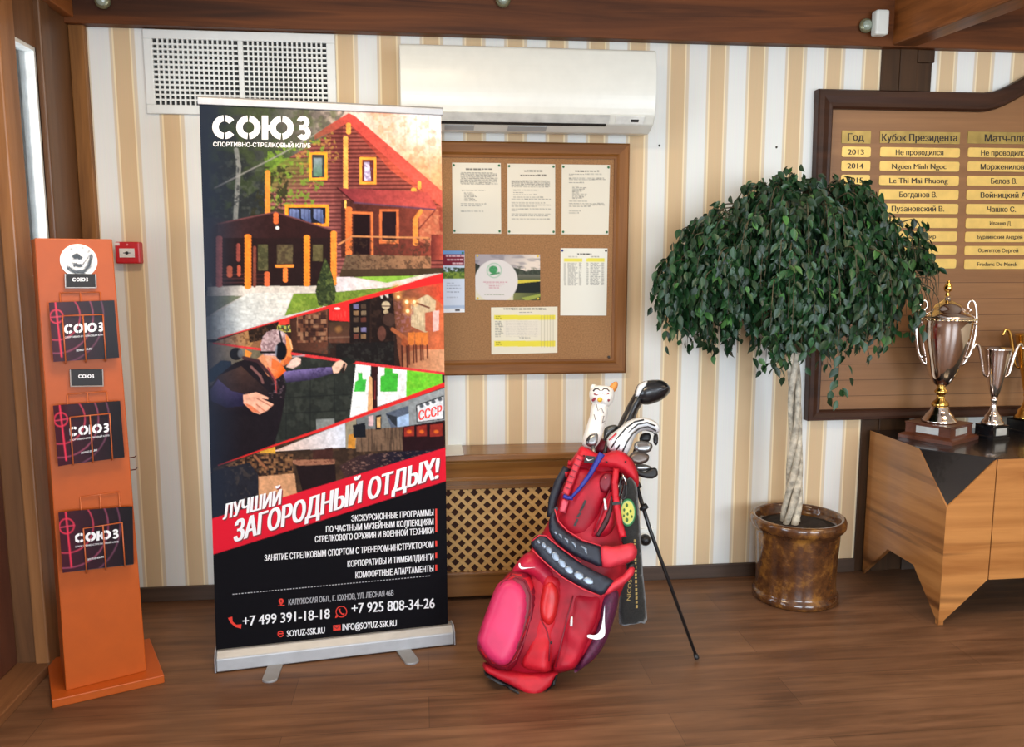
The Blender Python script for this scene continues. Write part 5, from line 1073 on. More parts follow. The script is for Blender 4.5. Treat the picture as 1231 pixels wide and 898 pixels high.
for k in range(44): a = 2*PI*k/44; b.sphere(c+Vector((.115*math.cos(a), .115*math.sin(a), bz+.268)), .006, 1, 1, .7, seg=8)
b.build('beaded_rim', mat('pale gilt', (226, 204, 160), .2, 1.0), e)
lz = bz+.275
b = MB(); b.lathe([(.112, lz), (.108, lz+.006), (.092, lz+.018), (.076, lz+.026), (.070, lz+.034), (.058, lz+.048), (.034, lz+.060), (.020, lz+.066), (.014, lz+.074), (.012, lz+.084), (.001, lz+.084)], c, 48); ld = b.build('lid', SIL, e)
b = MB(); b.lathe([(.001, lz+.082), (.012, lz+.082), (.008, lz+.092), (.006, lz+.098), (.014, lz+.104), (.017, lz+.116), (.012, lz+.128), (.006, lz+.136), (.007, lz+.141), (.001, lz+.146)], c, 24, flute=lambda z, a: .06*math.sin(8*a) if z > lz+.1 else 0); b.build('finial', GLD, ld)
for s in (-1, 1):
    d = (Matrix.Rotation(math.radians(-20 if s > 0 else -12), 3, 'Z') @ Vector((s, 0, 0))); up = Vector((0, 0, 1)); q = lambda r, z: c + d*r + up*z
    b = MB(); path = swirl([q(.064, bz+.085), q(.088, bz+.10), q(.110, bz+.145), q(.122, bz+.22), q(.120, bz+.29), q(.108, bz+.335), q(.090, bz+.338), q(.083, bz+.318), q(.094, bz+.304)], 8)
    b.tube(path, [.007-.0025*(i/len(path)) for i in range(len(path))], 10); b.sphere(path[-1], .009, seg=10); b.sphere(q(.094, bz+.118), .010, seg=10); b.sphere(q(.121, bz+.25), .0085, seg=10); b.build('handle', SIL, e)
for o in list(e.children):                                          # the cup stands taller than its plan
    if o.name.split('.')[0] != 'plinth':
        for v in o.data.vertices: v.co.z = (c.z+.074) + (v.co.z-c.z-.074)*KZ
        for k in o.children:
            for v in k.data.vertices: v.co.z = (c.z+.074) + (v.co.z-c.z-.074)*KZ
def small_cup(name, c, h, label, metal, stem, rb, hs, plinth, ps):
    e = thing(name, c, label, 'trophy'); rot = math.radians(14)
    b = MB(); square_prof(b, c, [(ps, 0), (ps, .012), (ps*.93, .015), (ps*.93, .058), (ps*.96, .062)], rot); pl = b.build('plinth', plinth, e)
    d = Matrix.Rotation(rot, 3, 'Z') @ Vector((0, -1, 0)); r = Vector((-d.y, d.x, 0)); o = c + d*ps*.932
    b = MB(); b.prism([o-r*ps*.62+Vector((0, 0, .02)), o+r*ps*.62+Vector((0, 0, .02)), o+r*ps*.62+Vector((0, 0, .052)), o-r*ps*.62+Vector((0, 0, .052))], d*.0015); b.build('name_plate', PLATE, pl)
    z = .062; f = hs
    b = MB(); b.lathe([(.001, z), (.046, z), (.047, z+.006*f), (.042, z+.014*f), (.034, z+.020*f), (.033, z+.034*f), (.024, z+.042*f), (.016, z+.056*f), (.012, z+.072*f), (.010, z+.088*f), (.015, z+.094*f), (.015, z+.100*f), (.010, z+.106*f), (.001, z+.106*f)], c, 40); b.build('stem', stem, e)
    z2 = z+.104*f; hb = h - z2
    prof = [(.001, z2), (.012, z2), (.020, z2+hb*.10), (.030, z2+hb*.30), (rb*.78, z2+hb*.62), (rb*.93, z2+hb*.86), (rb, z2+hb*.97), (rb*1.05, z2+hb), (rb*.98, z2+hb), (rb*.86, z2+hb*.86), (rb*.7, z2+hb*.6), (.001, z2+hb*.5)]
    b = MB(); b.lathe(prof, c, 48); b.build('bowl', metal, e)
    for s in (-1, 1):
        q = lambda x, zz: c + Vector((s*x, -.010*s, zz))
        b = MB(); path = swirl([q(rb*.62, z2+hb*.42), q(rb*.98, z2+hb*.50), q(rb*1.28, z2+hb*.80), q(rb*1.55, z2+hb*1.02), q(rb*1.85, z2+hb*1.08), q(rb*2.05, z2+hb*1.0)], 8)
        b.tube(path, [.004+.0035*math.sin(PI*i/len(path)) for i in range(len(path))], 10); b.sphere(path[-1], .007, seg=10); b.sphere(path[12], .007, seg=10); b.build('handle', metal, e)
    return e
small_cup('trophy_cup', Vector((2.531, 3.36, ZT)), .405, 'slim silver open trophy cup with flared handles on a black plinth', SIL, SIL, .054, 1.15, PBK, .050)
e = small_cup('trophy_cup', Vector((2.775, 3.47, ZT)), .455, 'gold trophy cup on a black plinth cut off at the right edge', GLD, GLD, .066, 1.15, PBK, .055)
# ---- ficus in a glazed pot
POT, nt, bs = newmat('brown mottled glaze'); bs.inputs['Roughness'].default_value = .16; bs.inputs['Coat Weight'].default_value = .5
tc = N(nt, 'ShaderNodeTexCoord'); n1 = N(nt, 'ShaderNodeTexNoise'); n1.inputs['Scale'].default_value = 14; n1.inputs['Detail'].default_value = 8; n1.inputs['Roughness'].default_value = .7
nt.links.new(tc.outputs['Object'], n1.inputs['Vector']); r = N(nt, 'ShaderNodeValToRGB'); r.color_ramp.elements[0].position = .36; r.color_ramp.elements[1].position = .72
r.color_ramp.elements[0].color = rgba((60, 34, 20)); r.color_ramp.elements[1].color = rgba((156, 106, 44)); el = r.color_ramp.elements.new(.52); el.color = rgba((92, 56, 28))
nt.links.new(n1.outputs['Fac'], r.inputs[0]); nt.links.new(r.outputs[0], bs.inputs['Base Color'])
pc = Vector((1.635, 3.352, 0))
e = thing('potted_ficus', pc, 'weeping ficus tree with a braided pale trunk in a glazed brown pot', 'plant')
b = MB(); b.lathe([(.001, 0), (.178, 0), (.184, .006), (.184, .030), (.176, .036), (.172, .046), (.170, .10), (.174, .20), (.180, .30), (.182, .318), (.196, .326), (.203, .338), (.204, .360), (.198, .372), (.186, .374), (.178, .366), (.174, .345), (.168, .325), (.001, .325)], pc, 64); b.build('pot', POT, e)
SOIL = mat('potting soil', (36, 26, 20), .95, var=.4, scale=60, bump=.5)
b = MB(); b.lathe([(.169, .326), (.12, .336), (.06, .342), (.001, .344)], pc, 48, flute=lambda z, a: .01*math.sin(7*a)); b.build('soil', SOIL, e)
BARK = mat('pale ficus bark', (178, 168, 150), .8, var=.22, scale=40, bump=.5)
rs = np.random.RandomState(7); tp = Vector((1.585, 3.335, 1.12))
for k in range(4):
    b = MB(); pts = []; rad = []
    for i in range(60):
        t = i/59; z = .33 + t*(1.10-.33); ph = 2*PI*k/4 + t*7.0 + .5*math.sin(3*t+k); rr = .020*(1-.25*t) + .012*(1-t)**3
        ctr = Vector((1.600, 3.345, 0)).lerp(Vector((tp.x, tp.y, 0)), t) + Vector((.010*math.sin(5*t), .006*math.cos(4*t), 0))
        pts.append(ctr + Vector((rr*math.cos(ph), rr*math.sin(ph), z))); rad.append(.0155*(1-.25*t)*(1+.14*math.sin(17*t+k*2)))
    b.tube(pts, rad, 10); b.build('trunk_stem', BARK, e)
# crown: limbs that fan out and arch over, hung with leaves
cc = Vector((1.530, 3.25, 1.44)); RX, RY, RZ = .52, .33, .42
LEAFM, nt, bs = newmat('ficus leaf'); bs.inputs['Roughness'].default_value = .42; bs.inputs['Specular IOR Level'].default_value = .5
a = N(nt, 'ShaderNodeAttribute'); a.attribute_name = 'print'; nt.links.new(a.outputs['Color'], bs.inputs['Base Color'])
TW = mat('ficus twig', (76, 66, 42), .7, var=.15)
tb = MB(); LV = []; LF = []; LC = []
def leaf(p, d, side, L, w, col):
    """one pointed leaf folded along its midrib, tip along d"""
    d = d.normalized(); s = side - d*side.dot(d)
    if s.length < 1e-3: s = d.orthogonal()
    s.normalize(); n = d.cross(s); i0 = len(LV)
    prof = [(0, .0), (.18, .36), (.42, .5), (.68, .36), (.86, .12), (1.0, 0)]
    for t, q in prof:
        m = p + d*(L*t) - n*(L*.10*t*t)
        if q == 0: LV.append(m)
        else: LV.extend([m - s*(w*q) + n*(w*.22*q*2), m, m + s*(w*q) + n*(w*.22*q*2)])
    k = i0
    LF.extend([(k, k+2, k+1), (k, k+3, k+2)])
    for r in range(3):
        A = k+1+r*3; B = A+3; LF.extend([(A, A+1, B+1, B), (A+1, A+2, B+2, B+1)])
    A = k+10; LF.extend([(A, A+1, k+13), (A+1, A+2, k+13)])
    LC.extend([col]*(len(LV)-i0))
def okpos(p): return p.y < 3.535 and not (p.z < 1.42 and p.x > 1.98) and not (p.z < 1.15 and p.x > 1.86)
for k in range(600):
    az = rs.uniform(0, 2*PI); u = rs.rand()
    el = math.asin(np.clip(rs.uniform(-.25, 1), -1, 1))
    rad_ = rs.uniform(.30, 1.0)**.5
    tgt = cc + Vector((RX*math.cos(az)*math.cos(el)*rad_, RY*math.sin(az)*math.cos(el)*rad_, RZ*math.sin(el)*rad_*.95))
    if tgt.y > 3.53: tgt.y = 3.53 - rs.uniform(0, .06)
    st_ = tp + Vector((rs.uniform(-.02, .02), rs.uniform(-.02, .02), rs.uniform(-.02, .25)))
    m1 = st_.lerp(tgt, .5) + Vector((0, 0, .08 + .10*rs.rand()))
    out = Vector((math.cos(az), math.sin(az)*.7, 0)); droop = rs.uniform(.12, .30)*(1.0 if el < .9 else .7)*(1.35-.75*min(1, abs(tgt.x-cc.x)/RX))
    end = tgt + out*rs.uniform(.03, .10) - Vector((0, 0, droop))
    if end.y > 3.55: end.y = 3.55
    path = swirl([st_, m1, tgt, tgt.lerp(end, .5)+out*.03+Vector((0, 0, .02)), end], 7)
    tb.tube(path, [.0036*(1-i/len(path))+.0008 for i in range(len(path))], 5)
    for i in range(9, len(path)):
        for rep in range(2 if i > 12 else 1):
            if rs.rand() < .12: continue
            p = path[i] + Vector(rs.uniform(-1, 1, 3))*(.012 if rs.rand() < .6 else .034)
            sgn = 1 if (i+rep) % 2 else -1; tan = (path[min(i+1, len(path)-1)]-path[i-1]).normalized(); side = tan.cross(Vector((0, 0, 1)))
            if side.length < 1e-3: side = Vector((1, 0, 0))
            side.normalize(); d = side*sgn*rs.uniform(.4, .9) + tan*.5 + Vector((0, 0, -rs.uniform(.45, 1.3))) + Vector(rs.uniform(-.55, .55, 3))
            L = rs.uniform(.032, .054); q = p + d.normalized()*L
            if not okpos(q) or not okpos(p): continue
            g = rs.rand(); base = np.array([(20, 48, 24), (26, 60, 30), (36, 76, 38), (62, 106, 48)][0 if g < .35 else 1 if g < .75 else 2 if g < .94 else 3], float)*rs.uniform(.85, 1.12)
            leaf(p, d, Vector(rs.uniform(-1, 1, 3)) + Vector((0, -.4, .6)).cross(d), L, L*rs.uniform(.46, .56), np.append(lin(base), 1))
tb.build('branches', TW, e)
me = bpy.data.meshes.new('foliage'); me.from_pydata([v[:] for v in LV], [], LF); at = me.color_attributes.new('print', 'FLOAT_COLOR', 'POINT'); at.data.foreach_set('color', np.array(LC, np.float32).ravel())
me.polygons.foreach_set('use_smooth', [True]*len(me.polygons)); link('foliage', me, LEAFM, e)

# ================================================================== golf bag and its clubs
RED1 = mat('red nylon', (168, 14, 38), .55, var=.16, scale=11, spec=.35, bump=.15); RED2 = mat('bright red nylon', (190, 24, 40), .52, var=.10, scale=14, spec=.35, bump=.1); PINK = mat('pink red panel', (216, 50, 100), .42, var=.06, scale=9, spec=.35, bump=.08); DRED = mat('dark red nylon', (122, 10, 34), .5, var=.14, scale=14)
CORAL = mat('coral strap fabric', (208, 46, 62), .55, var=.06, scale=30); NAVY = mat('navy padding', (28, 32, 46), .55, var=.08, scale=40); MAR = mat('maroon mesh', (84, 26, 58), .6, var=.2, scale=120); BK2 = mat('matt black', (22, 22, 24), .5, var=.1); SILV = mat('silver vent', (132, 142, 156), .3, .5, var=.03)
WHP = mat('white print', (244, 240, 242), .4, var=.01); BLUE = mat('blue webbing', (38, 44, 140), .55, var=.06); CHR = mat('chrome', (214, 214, 216), .15, 1.0, var=.01)
gb = np.array([.37, 2.745, 0.0]); gt = np.array([.677, 2.97, .756]); ga = (gt-gb)/np.linalg.norm(gt-gb)
mid = (gb+gt)/2; vd = CC-mid; vd -= ga*(vd @ ga); vd /= np.linalg.norm(vd)
PG = Plane(gb, vd)
bag = thing('golf_bag', Vector(gb), 'red and pink golf stand bag leaning back on thin black legs by the radiator cover', 'golf bag')
def piece(name, m, pts, off, front, back=None, parent=None, **k):
    b = MB(); puff(b, PG, pts, front, front if back is None else back, off, **k); return b.build(name, m, parent or bag)
body = piece('body', RED1, [(698, 541), (720, 545), (740, 545), (748, 556), (748, 580), (747, 620), (752, 650), (754, 690), (743, 722), (737, 745), (722, 782), (704, 800), (669, 810), (634, 818), (600, 806), (584, 792), (582, 764), (596, 712), (614, 688), (645, 652), (662, 620), (671, 590), (681, 562)], 0.0, .115, .10, r=62, step=7, wrinkle=.05, seed=3)
# stiff foot with a black sole
piece('foot', RED2, [(581, 796), (596, 801), (632, 808), (669, 806), (668, 815), (661, 826), (647, 836), (636, 836), (610, 822), (584, 808)], .058, .038, .10, r=6, step=4, k=2)
piece('sole', BK2, [(581, 806), (610, 821), (636, 834), (648, 835), (662, 824), (663, 829), (649, 840), (636, 840), (608, 826), (583, 812)], .056, .055, .10, r=5, step=4, k=1)
piece('foot_side', BK2, [(661, 826), (668, 808), (671, 810), (667, 824)], .05, .05, .05, r=3, step=3, k=1)
# top collar with divider rim
piece('back_collar', DRED, [(714, 545), (717, 531), (726, 527), (739, 532), (750, 544), (740, 552)], -.05, .03, .05, r=8, step=4)
collar = piece('collar', RED2, [(694, 543), (699, 536), (709, 540), (722, 546), (741, 541), (752, 545), (762, 556), (768, 574), (766, 586), (757, 578), (742, 566), (722, 563), (704, 560), (691, 562), (686, 556)], .07, .046, .10, r=7, step=4)
for x, y in ((729.5, 555.5), (752, 555), (702, 548)):
    b = MB(); b.sphere(PG.at(x, y, .122), .0035, seg=8); b.build('rivet', BK2, collar)
piece('front_panel', RED1, [(690, 562), (704, 562), (724, 565), (739, 568), (735, 590), (727, 606), (716, 632), (704, 648), (684, 646), (672, 632), (676, 606), (684, 580)], .075, .05, .05, r=20, step=5, wrinkle=.03, seed=4)
b = MB(); puff(b, PG, [(720, 578), (727, 569), (735, 570), (737, 580), (730, 592), (722, 590)], .008, .004, .122, r=5, step=3); b.build('round_patch', DRED, bag)
b = MB(); b.sphere(PG.at(728, 574.5, .132), .004, seg=8); b.build('snap', mat('snap pink', (226, 90, 100), .3), bag)
b = MB(); plate(b, PG, [(704, 547.5), (716, 549), (714, 557), (702, 556)], .003, .124); lab = b.build('collar_label', BK2, bag)
def swoosh(pl, p, q, h, off, parent, m=WHP, flip=1, name='swoosh'):
    """curved tick mark: p blunt end, q long thin tip, h belly depth in pixels"""
    p = np.array(p, float); q = np.array(q, float); d = q-p; L = np.linalg.norm(d); t = d/L; n = np.array([-t[1], t[0]])*flip
    up = [(0.02, -.30), (.03, .05), (.06, .40), (.14, .70), (.24, .80), (.36, .72), (.60, .42), (1.0, 0)]
    lo = [(.70, .20), (.45, .34), (.30, .36), (.20, .26), (.14, .06), (.12, -.16), (.10, -.34), (.06, -.42)]
    pts = [p + d*a + n*(h*c) for a, c in up + lo]
    b = MB(); plate(b, pl, [tuple(v) for v in pts], .0012, off, k=2); return b.build(name, m, parent)
swoosh(PG, (705, 552), (714, 551.5), 2.6, .1275, lab)
b = MB()
for i in range(7): t = i/6; plate(b, PG, band([(696-17*t-3.4, 551+41*t), (696-17*t+3.4, 554+41*t)], 1.2), .002, .134)
b.build('grip_stitching', DRED, bag)
b = MB(); puff(b, PG, band([(698, 547), (691, 565), (683, 585), (679, 596)], 9), .006, .006, .124, r=4, step=2.6, k=1); b.build('webbing_handle', CORAL, bag)
b = MB(); puff(b, PG, band([(680, 601), (678, 608), (676, 616)], 8), .004, .004, .12, r=3, step=2.6, k=1); b.build('handle_tab', mat('pale pink tab', (226, 84, 104), .5), bag)
for q in ([(683, 553), (690, 554), (688, 561), (682, 560)], [(678, 566), (685, 567), (683, 574), (678, 573)]):
    b = MB(); puff(b, PG, q, .012, .012, .06, r=3, step=2.5, k=1); b.build('side_loop', RED2, bag)
b = MB(); puff(b, PG, band([(724, 545), (719, 553), (709, 571), (698, 586), (688, 597), (681, 599)], [8, 7, 6, 5, 4, 4]), .004, .004, .136, r=3, step=2.6, k=1); b.build('blue_lanyard', BLUE, bag)
b = MB(); puff(b, PG, band([(677, 596), (683, 598.5), (689, 599)], 5), .005, .005, .138, r=2.4, step=2.2, k=1); b.build('lanyard_loop', BLUE, bag)
b = MB()
for (x, y, w, h) in ((702, 606, 2.6, 10), (699, 612, 2.2, 6), (692.5, 628, 2.4, 9), (696, 619, 2.4, 6)):
    plate(b, PG, [(x-w/2+2, y-h/2), (x+w/2+2, y-h/2+.8), (x+w/2-2, y+h/2), (x-w/2-2, y+h/2-.8)], .001, .1275)
b.build('side_lettering', BK2, bag)
# apparel pocket on the upper right with its zips
piece('side_pocket', RED1, [(727, 596), (736, 588), (741, 600), (742, 622), (735, 640), (720, 648), (708, 646), (716, 622)], .085, .045, .03, r=11, step=4, wrinkle=.06, seed=9)
b = MB(); b.tube([PG.at(*p, .130) for p in ((733, 589), (728, 602), (722, 620), (714, 640))], .0022, 6); b.build('zip', DRED, bag)
b = MB(); puff(b, PG, band([(736, 596), (734, 612), (728, 628), (718, 645)], [3, 5, 7, 5]), .006, .006, .128, r=2.6, step=2.4, k=1); b.build('black_gusset', mat('black gusset', (56, 14, 22), .6), bag)
b = MB(); puff(b, PG, band([(726.4, 599), (727.5, 605), (728.4, 613)], [2, 3, 3.4]), .003, .003, .137, r=1.5, step=1.6, k=1); b.build('zip_pull', WHP, bag)
b = MB(); puff(b, PG, band([(741, 563), (739, 580), (740, 596), (742, 612), (745, 630), (749, 646)], [7, 8, 8, 8, 8, 9]), .006, .006, .138, r=3.6, step=2.8, k=1); b.build('shoulder_webbing', RED2, bag)
b = MB(); plate(b, PG, [(735.6, 604), (746, 603), (746.4, 606.4), (736, 607.4)], .006, .140); b.build('slider_buckle', BK2, bag)
ring = [PG.at(749.5+4.2*math.cos(t), 586+14*math.sin(t), .13) for t in np.linspace(0, 2*PI, 24, endpoint=False)]
b = MB(); b.tube(ring, .0035, 8, closed=True); b.build('carabiner', BK2, bag)
b = MB(); b.tube([PG.at(*p, .137) for p in ((748, 570), (751, 575), (753, 583))], .0035, 8); b.build('carabiner_gate', CHR, bag)
# lower pockets
piece('upper_pocket', mat('rose red panel', (188, 28, 58), .4, var=.1, scale=10, spec=.35), [(634, 664), (650, 668), (670, 688), (672, 704), (655, 712), (640, 694), (622, 690), (613, 692), (620, 678)], .07, .05, .04, r=14, step=4.5, wrinkle=.05, seed=5)
swoosh(PG, (623, 679), (644, 682), 5.5, .1215, bag, flip=1)
piece('pocket_gusset', DRED, [(606, 694), (620, 684), (636, 688), (645, 702), (648, 722), (643, 748), (632, 780), (622, 798), (610, 806), (592, 802), (577, 786), (574, 768), (588, 726)], .075, .055, .05, r=14, step=5)
piece('pocket_binding', RED2, [(609, 693), (621, 687), (634, 691), (642, 704), (644, 722), (640, 746), (629, 777), (619, 796), (609, 803), (592, 799), (578, 785), (576, 768), (590, 726)], .10, .026, .03, r=6, step=4.5)
piece('front_pocket', PINK, [(596, 706), (605, 697), (617, 695), (628, 702), (634.5, 717), (634, 741), (626, 772), (617, 792), (607, 801), (595, 798), (581, 785), (574.5, 771), (577, 756), (587, 729)],   .115, .036, .03, r=11, step=5, wrinkle=.02, seed=6)
piece('middle_pocket', RED2, [(652, 692), (668, 690), (677, 702), (674, 738), (666, 770), (662, 806), (642, 806), (626, 798), (637, 768), (647, 730)], .075, .048, .04, r=10, step=4, wrinkle=.2, seed=7)
piece('valuables_pocket', mat('orange red nylon', (204, 34, 36), .4, var=.08, scale=14), [(656, 700), (666, 698), (672, 716), (668, 742), (660, 752), (650, 742), (650, 718)], .115, .022, .02, r=9, step=4, wrinkle=.1, seed=8)
b = MB(); b.tube([PG.at(*p, .142) for p in ((650, 744), (657, 757), (661, 772), (660, 795))], .0025, 6); b.build('piping', DRED, bag)
b = MB(); b.sphere(PG.at(662.5, 772.5, .142), .0045, seg=8); b.build('drawcord_toggle', BK2, bag)
b = MB(); b.tube([PG.at(*q, .135) for q in ((592, 727), (603, 701), (617, 691), (631, 698), (639, 716), (638, 741), (629, 773), (620, 793), (609, 802))], .0022, 6); b.build('pocket_zip', DRED, bag)
piece('long_pocket', RED1, [(689, 713), (704, 712), (724, 716), (718, 748), (706, 776), (692, 802), (668, 808), (664, 800), (671, 772), (680, 740)], .07, .048, .05, r=11, step=4.5, wrinkle=.14, seed=11)
b = MB(); b.tube([PG.at(*p, .136) for p in ((689, 716), (682, 742), (675, 772), (668, 802))], .0024, 6); b.build('long_zip', DRED, bag)
b = MB(); puff(b, PG, band([(687.4, 741), (687, 747), (686.6, 753)], [2.4, 3.2, 3.4]), .003, .003, .136, r=1.5, step=1.6, k=1); b.build('zip_pull', WHP, bag)
piece('mesh_panel', MAR, [(722, 716), (738, 706), (744, 716), (740, 738), (730, 768), (718, 788), (702, 802), (690, 808), (700, 784), (715, 752)], .045, .06, .06, r=14, step=4.5)
swoosh(PG, (711, 769), (727, 727), 16, .110, bag, flip=1)
# the two padded shoulder straps
b = MB(); puff(b, PG, [(668, 609), (662, 618), (659.5, 632), (663, 645), (674, 656), (691, 668), (710, 677), (724, 681), (722, 657), (704, 652), (690, 645), (675, 634), (668, 621), (671, 612)], .013, .013, .15, r=4.5, step=4, k=2); s1 = b.build('strap_padding', NAVY, bag)
b = MB(); puff(b, PG, [(721, 657), (736, 657), (752, 654), (761, 653), (766, 661), (764, 671), (757, 676), (742, 681), (724, 682)], .020, .02, .148, r=9, step=4, k=2, wrinkle=.05); b.build('strap_end', CORAL, bag)
b = MB(); puff(b, PG, [(638, 653), (643, 645), (652, 642), (663, 648), (676, 661), (698, 677), (718, 688), (738, 698), (732, 708), (722, 716), (704, 708), (686, 699), (668, 688), (654, 675), (644, 663)], .014, .014, .165, r=5, step=4, k=2); s2 = b.build('strap_padding', NAVY, bag)
b = MB(); puff(b, PG, [(737, 698), (748, 692), (757, 682), (763, 683), (761, 692), (750, 703), (738, 711), (724, 717), (727, 708)], .018, .018, .160, r=7, step=4, k=2, wrinkle=.05); b.build('strap_end', CORAL, bag)
b = MB(); puff(b, PG, [(754, 679), (763, 676), (764, 685), (757, 688)], .012, .012, .14, r=4, step=3, k=2); b.build('strap_clip', BK2, bag)
for path, par in ((((667, 612), (671, 626), (682, 638), (700, 649), (722, 656)), s1), (((640, 661), (655, 676), (676, 694), (700, 708), (723, 717)), s2), (((640, 650), (648, 643.5), (656, 644), (672, 657), (698, 676)), s2)):
    b = MB(); b.tube([PG.at(*q, .163 if par is s1 else .178) for q in path], .0025, 6); b.build('strap_piping', CORAL, par)
for i, (x, y, w, h, a) in enumerate(((647.6, 651.4, 2, 2.6, 20), (654, 655.8, 2.6, 4, 20), (660, 661.5, 3.2, 5, 22), (668, 669.7, 3.8, 6.2, 25), (675.7, 677.6, 3.8, 6, 35), (684.2, 685.4, 4, 5.6, 48), (696, 692.4, 4.2, 5.8, 60), (707.4, 698.4, 4, 6, 68))):
    A = math.radians(-a); w, h = w*1.25, h*1.2; pts = [(x + w*math.cos(t)*math.cos(A) - h*math.sin(t)*math.sin(A), y + w*math.cos(t)*math.sin(A) + h*math.sin(t)*math.cos(A)) for t in np.linspace(0, 2*PI, 12, endpoint=False)]
    b = MB(); puff(b, PG, pts, .005, .004, .1785, r=1.6, step=1.5, k=1); b.build('strap_vent', SILV, s2)
for i, (x, y, l) in enumerate(((667.4, 641, 5), (673, 645, 6.5), (680, 650, 8), (689, 655.4, 9.5), (701.5, 661.4, 11.5))):
    b = MB(); puff(b, PG, band([(x-l*.32, y-l*.5), (x+l*.22, y-l*.1), (x+l*.32, y+l*.5)], [2, 4.4, 2.4]), .005, .004, .1625, r=1.4, step=1.6, k=1); b.build('strap_vent', SILV, s1)
b = MB(); puff(b, PG, band([(682, 562), (672, 580), (665, 600), (661.5, 622)], [10, 11, 11, 9]), .014, .012, .055, r=5, step=3.2, k=1); b.build('strap_padding', NAVY, bag)
# stand legs
hp = PG.at(764, 580, -.01); foot = F(838, 792, .008); km = hp.lerp(foot, .28) + Vector((-.012, 0, .012))
def leg(h, k, f):
    b = MB(); b.tube([h, k, f], [.0085, .0075, .006], 10); L = b.build('leg', mat('leg black', (26, 26, 28), .35), bag)
    d = (f-k).normalized(); b = MB(); b.tube([f-d*.02, f-d*.004, f], [.008, .010, .008], 10); b.build('rubber_tip', BK2, L); return L
L = leg(hp, km, foot)
foot2 = Vector((.80, 3.36, .008)); hp2 = PG.at(757, 580, -.06); leg(hp2, hp2.lerp(foot2, .3)+Vector((-.01, -.005, .01)), foot2)
b = MB(); q0 = PG.at(769, 613, -.01); q1 = PG.at(778, 607.5, -.01); b.tube([q0, q0.lerp(q1, .5), q1], [.004, .013, .010], 12); b.build('leg_bracket', BK2, L)
b = MB(); b.tube([PG.at(757, 578, -.03), PG.at(764, 577, -.02), PG.at(768, 586, -.01)], .012, 10); b.build('leg_hinge', BK2, bag)
# ---- club towel
PT = Plane(PG.at(757, 582, .095), (-.10, -1, .03))
tw = thing('towel', PT.at(761, 750), 'black towel with a round green and yellow emblem hanging from the golf bag', 'towel')
b = MB(); puff(b, PT, [(751, 577), (764, 579), (767, 600), (770, 640), (773, 690), (778, 745), (770, 749), (758, 751), (744, 750), (745, 715), (747, 670), (747, 620)], .012, .010, 0, r=5, step=5, k=2, wrinkle=.12, seed=13); b.build('cloth', mat('black terry', (30, 30, 28), .9, var=.25, scale=150, bump=.4, sheen=.4), tw)
def el(cx, cy, rx, ry, n=28): return [(cx+rx*math.cos(t), cy+ry*math.sin(t)) for t in np.linspace(0, 2*PI, n, endpoint=False)]
b = MB(); plate(b, PT, el(754.6, 616, 9.6, 16.6), .001, .0135); em = b.build('emblem', mat('emblem green', (44, 124, 72), .7), tw)
b = MB(); plate(b, PT, el(754.6, 616, 8.2, 14.4), .0008, .0145); b.build('emblem_rim', mat('emblem pale', (190, 214, 150), .7), em)
b = MB(); plate(b, PT, el(754.6, 616, 7.4, 13.2), .0008, .0153); b.build('emblem_field', mat('emblem yellow', (224, 220, 104), .7), em)
b = MB()
for x, y, r in ((753.5, 607.5, 1.6), (758, 614.5, 1.4), (754.4, 618, 1.3), (750.4, 613, 1.3), (759.6, 621, 1.2), (753.6, 625, 1.8), (750, 620, 1.1)): plate(b, PT, el(x, y, r, r*1.5, 10), .0006, .0161)
b.build('emblem_motif', mat('emblem dark', (74, 112, 48), .7), em)
GOLDT = mat('gold embroidery', (176, 148, 84), .6)
b = MB(); text(b, PT, 'NICOS', (757.6, 722), (759.6, 697), 4.2, .0125, .02, up=(-1, -.08)); b.build('text_line', GOLDT, tw)
b = MB(); rs = np.random.RandomState(4); y = 731
while y > 648:
    l = rs.uniform(2, 4); x = 764.2-(731-y)*.03
    plate(b, PT, [(x, y), (x+.2, y-l), (x+2.6, y-l+.3), (x+2.4, y)], .0006, .0130); y -= l+1.6
b.build('embroidered_line', GOLDT, tw)
# ---- clubs
SH = mat('steel shaft', (170, 172, 176), .25, .9, var=.02); IRON = mat('satin steel', (150, 150, 150), .32, .85, var=.06); IROND = mat('worn dark steel', (104, 94, 88), .38, .7, var=.1); GRIPM = mat('rubber grip', (28, 28, 30), .7)
GA = Vector(ga)
def shaft(par, x, y, off, L=.30, r=.0048): h = PG.at(x, y, off); b = MB(); b.tube([h, h-GA*L], [r, r*.85], 8); return b.build('shaft', SH, par)
def club(label, pts, off, thick, m, hx, hy, name='golf_club', sole=None, ferr=True, k=3, face=None):
    c = np.mean(np.array(pts, float), 0); t = tag(bpy.data.objects.new(name, None), label, 'golf club', 'irons in the golf bag'); COL.objects.link(t); t.empty_display_size = .03; t.location = PG.at(hx, hy, off)
    b = MB(); puff(b, PG, pts, thick, thick, off, r=3.5, step=2.6, k=k); hd = b.build('club_head', m, t)
    h = PG.at(hx, hy, off); b = MB(); b.tube([PG.at(c[0]*.55+hx*.45, c[1]*.55+hy*.45, off), h, h-GA*.05], [.007, .0072, .0066], 10); b.build('hosel', m, hd)
    shaft(t, hx, hy, off)
    if face: b = MB(); plate(b, PG, face, .001, off+thick*.95); b.build('face_badge', IRON if m is not IRON else IROND, hd)
    if sole: b = MB(); puff(b, PG, sole, thick*1.05, thick, off, r=2.4, step=2.2, k=2); b.build('sole', BK2, hd)
    return t
club('upper silver iron beside the white striped headcover', [(762, 536), (765, 531), (774, 530), (782, 532), (784.5, 537), (781, 543), (772, 544.5), (764, 542)], .03, .010, IRON, 759, 548, face=[(766, 533.5), (778, 533), (780, 536), (767, 537.5)])
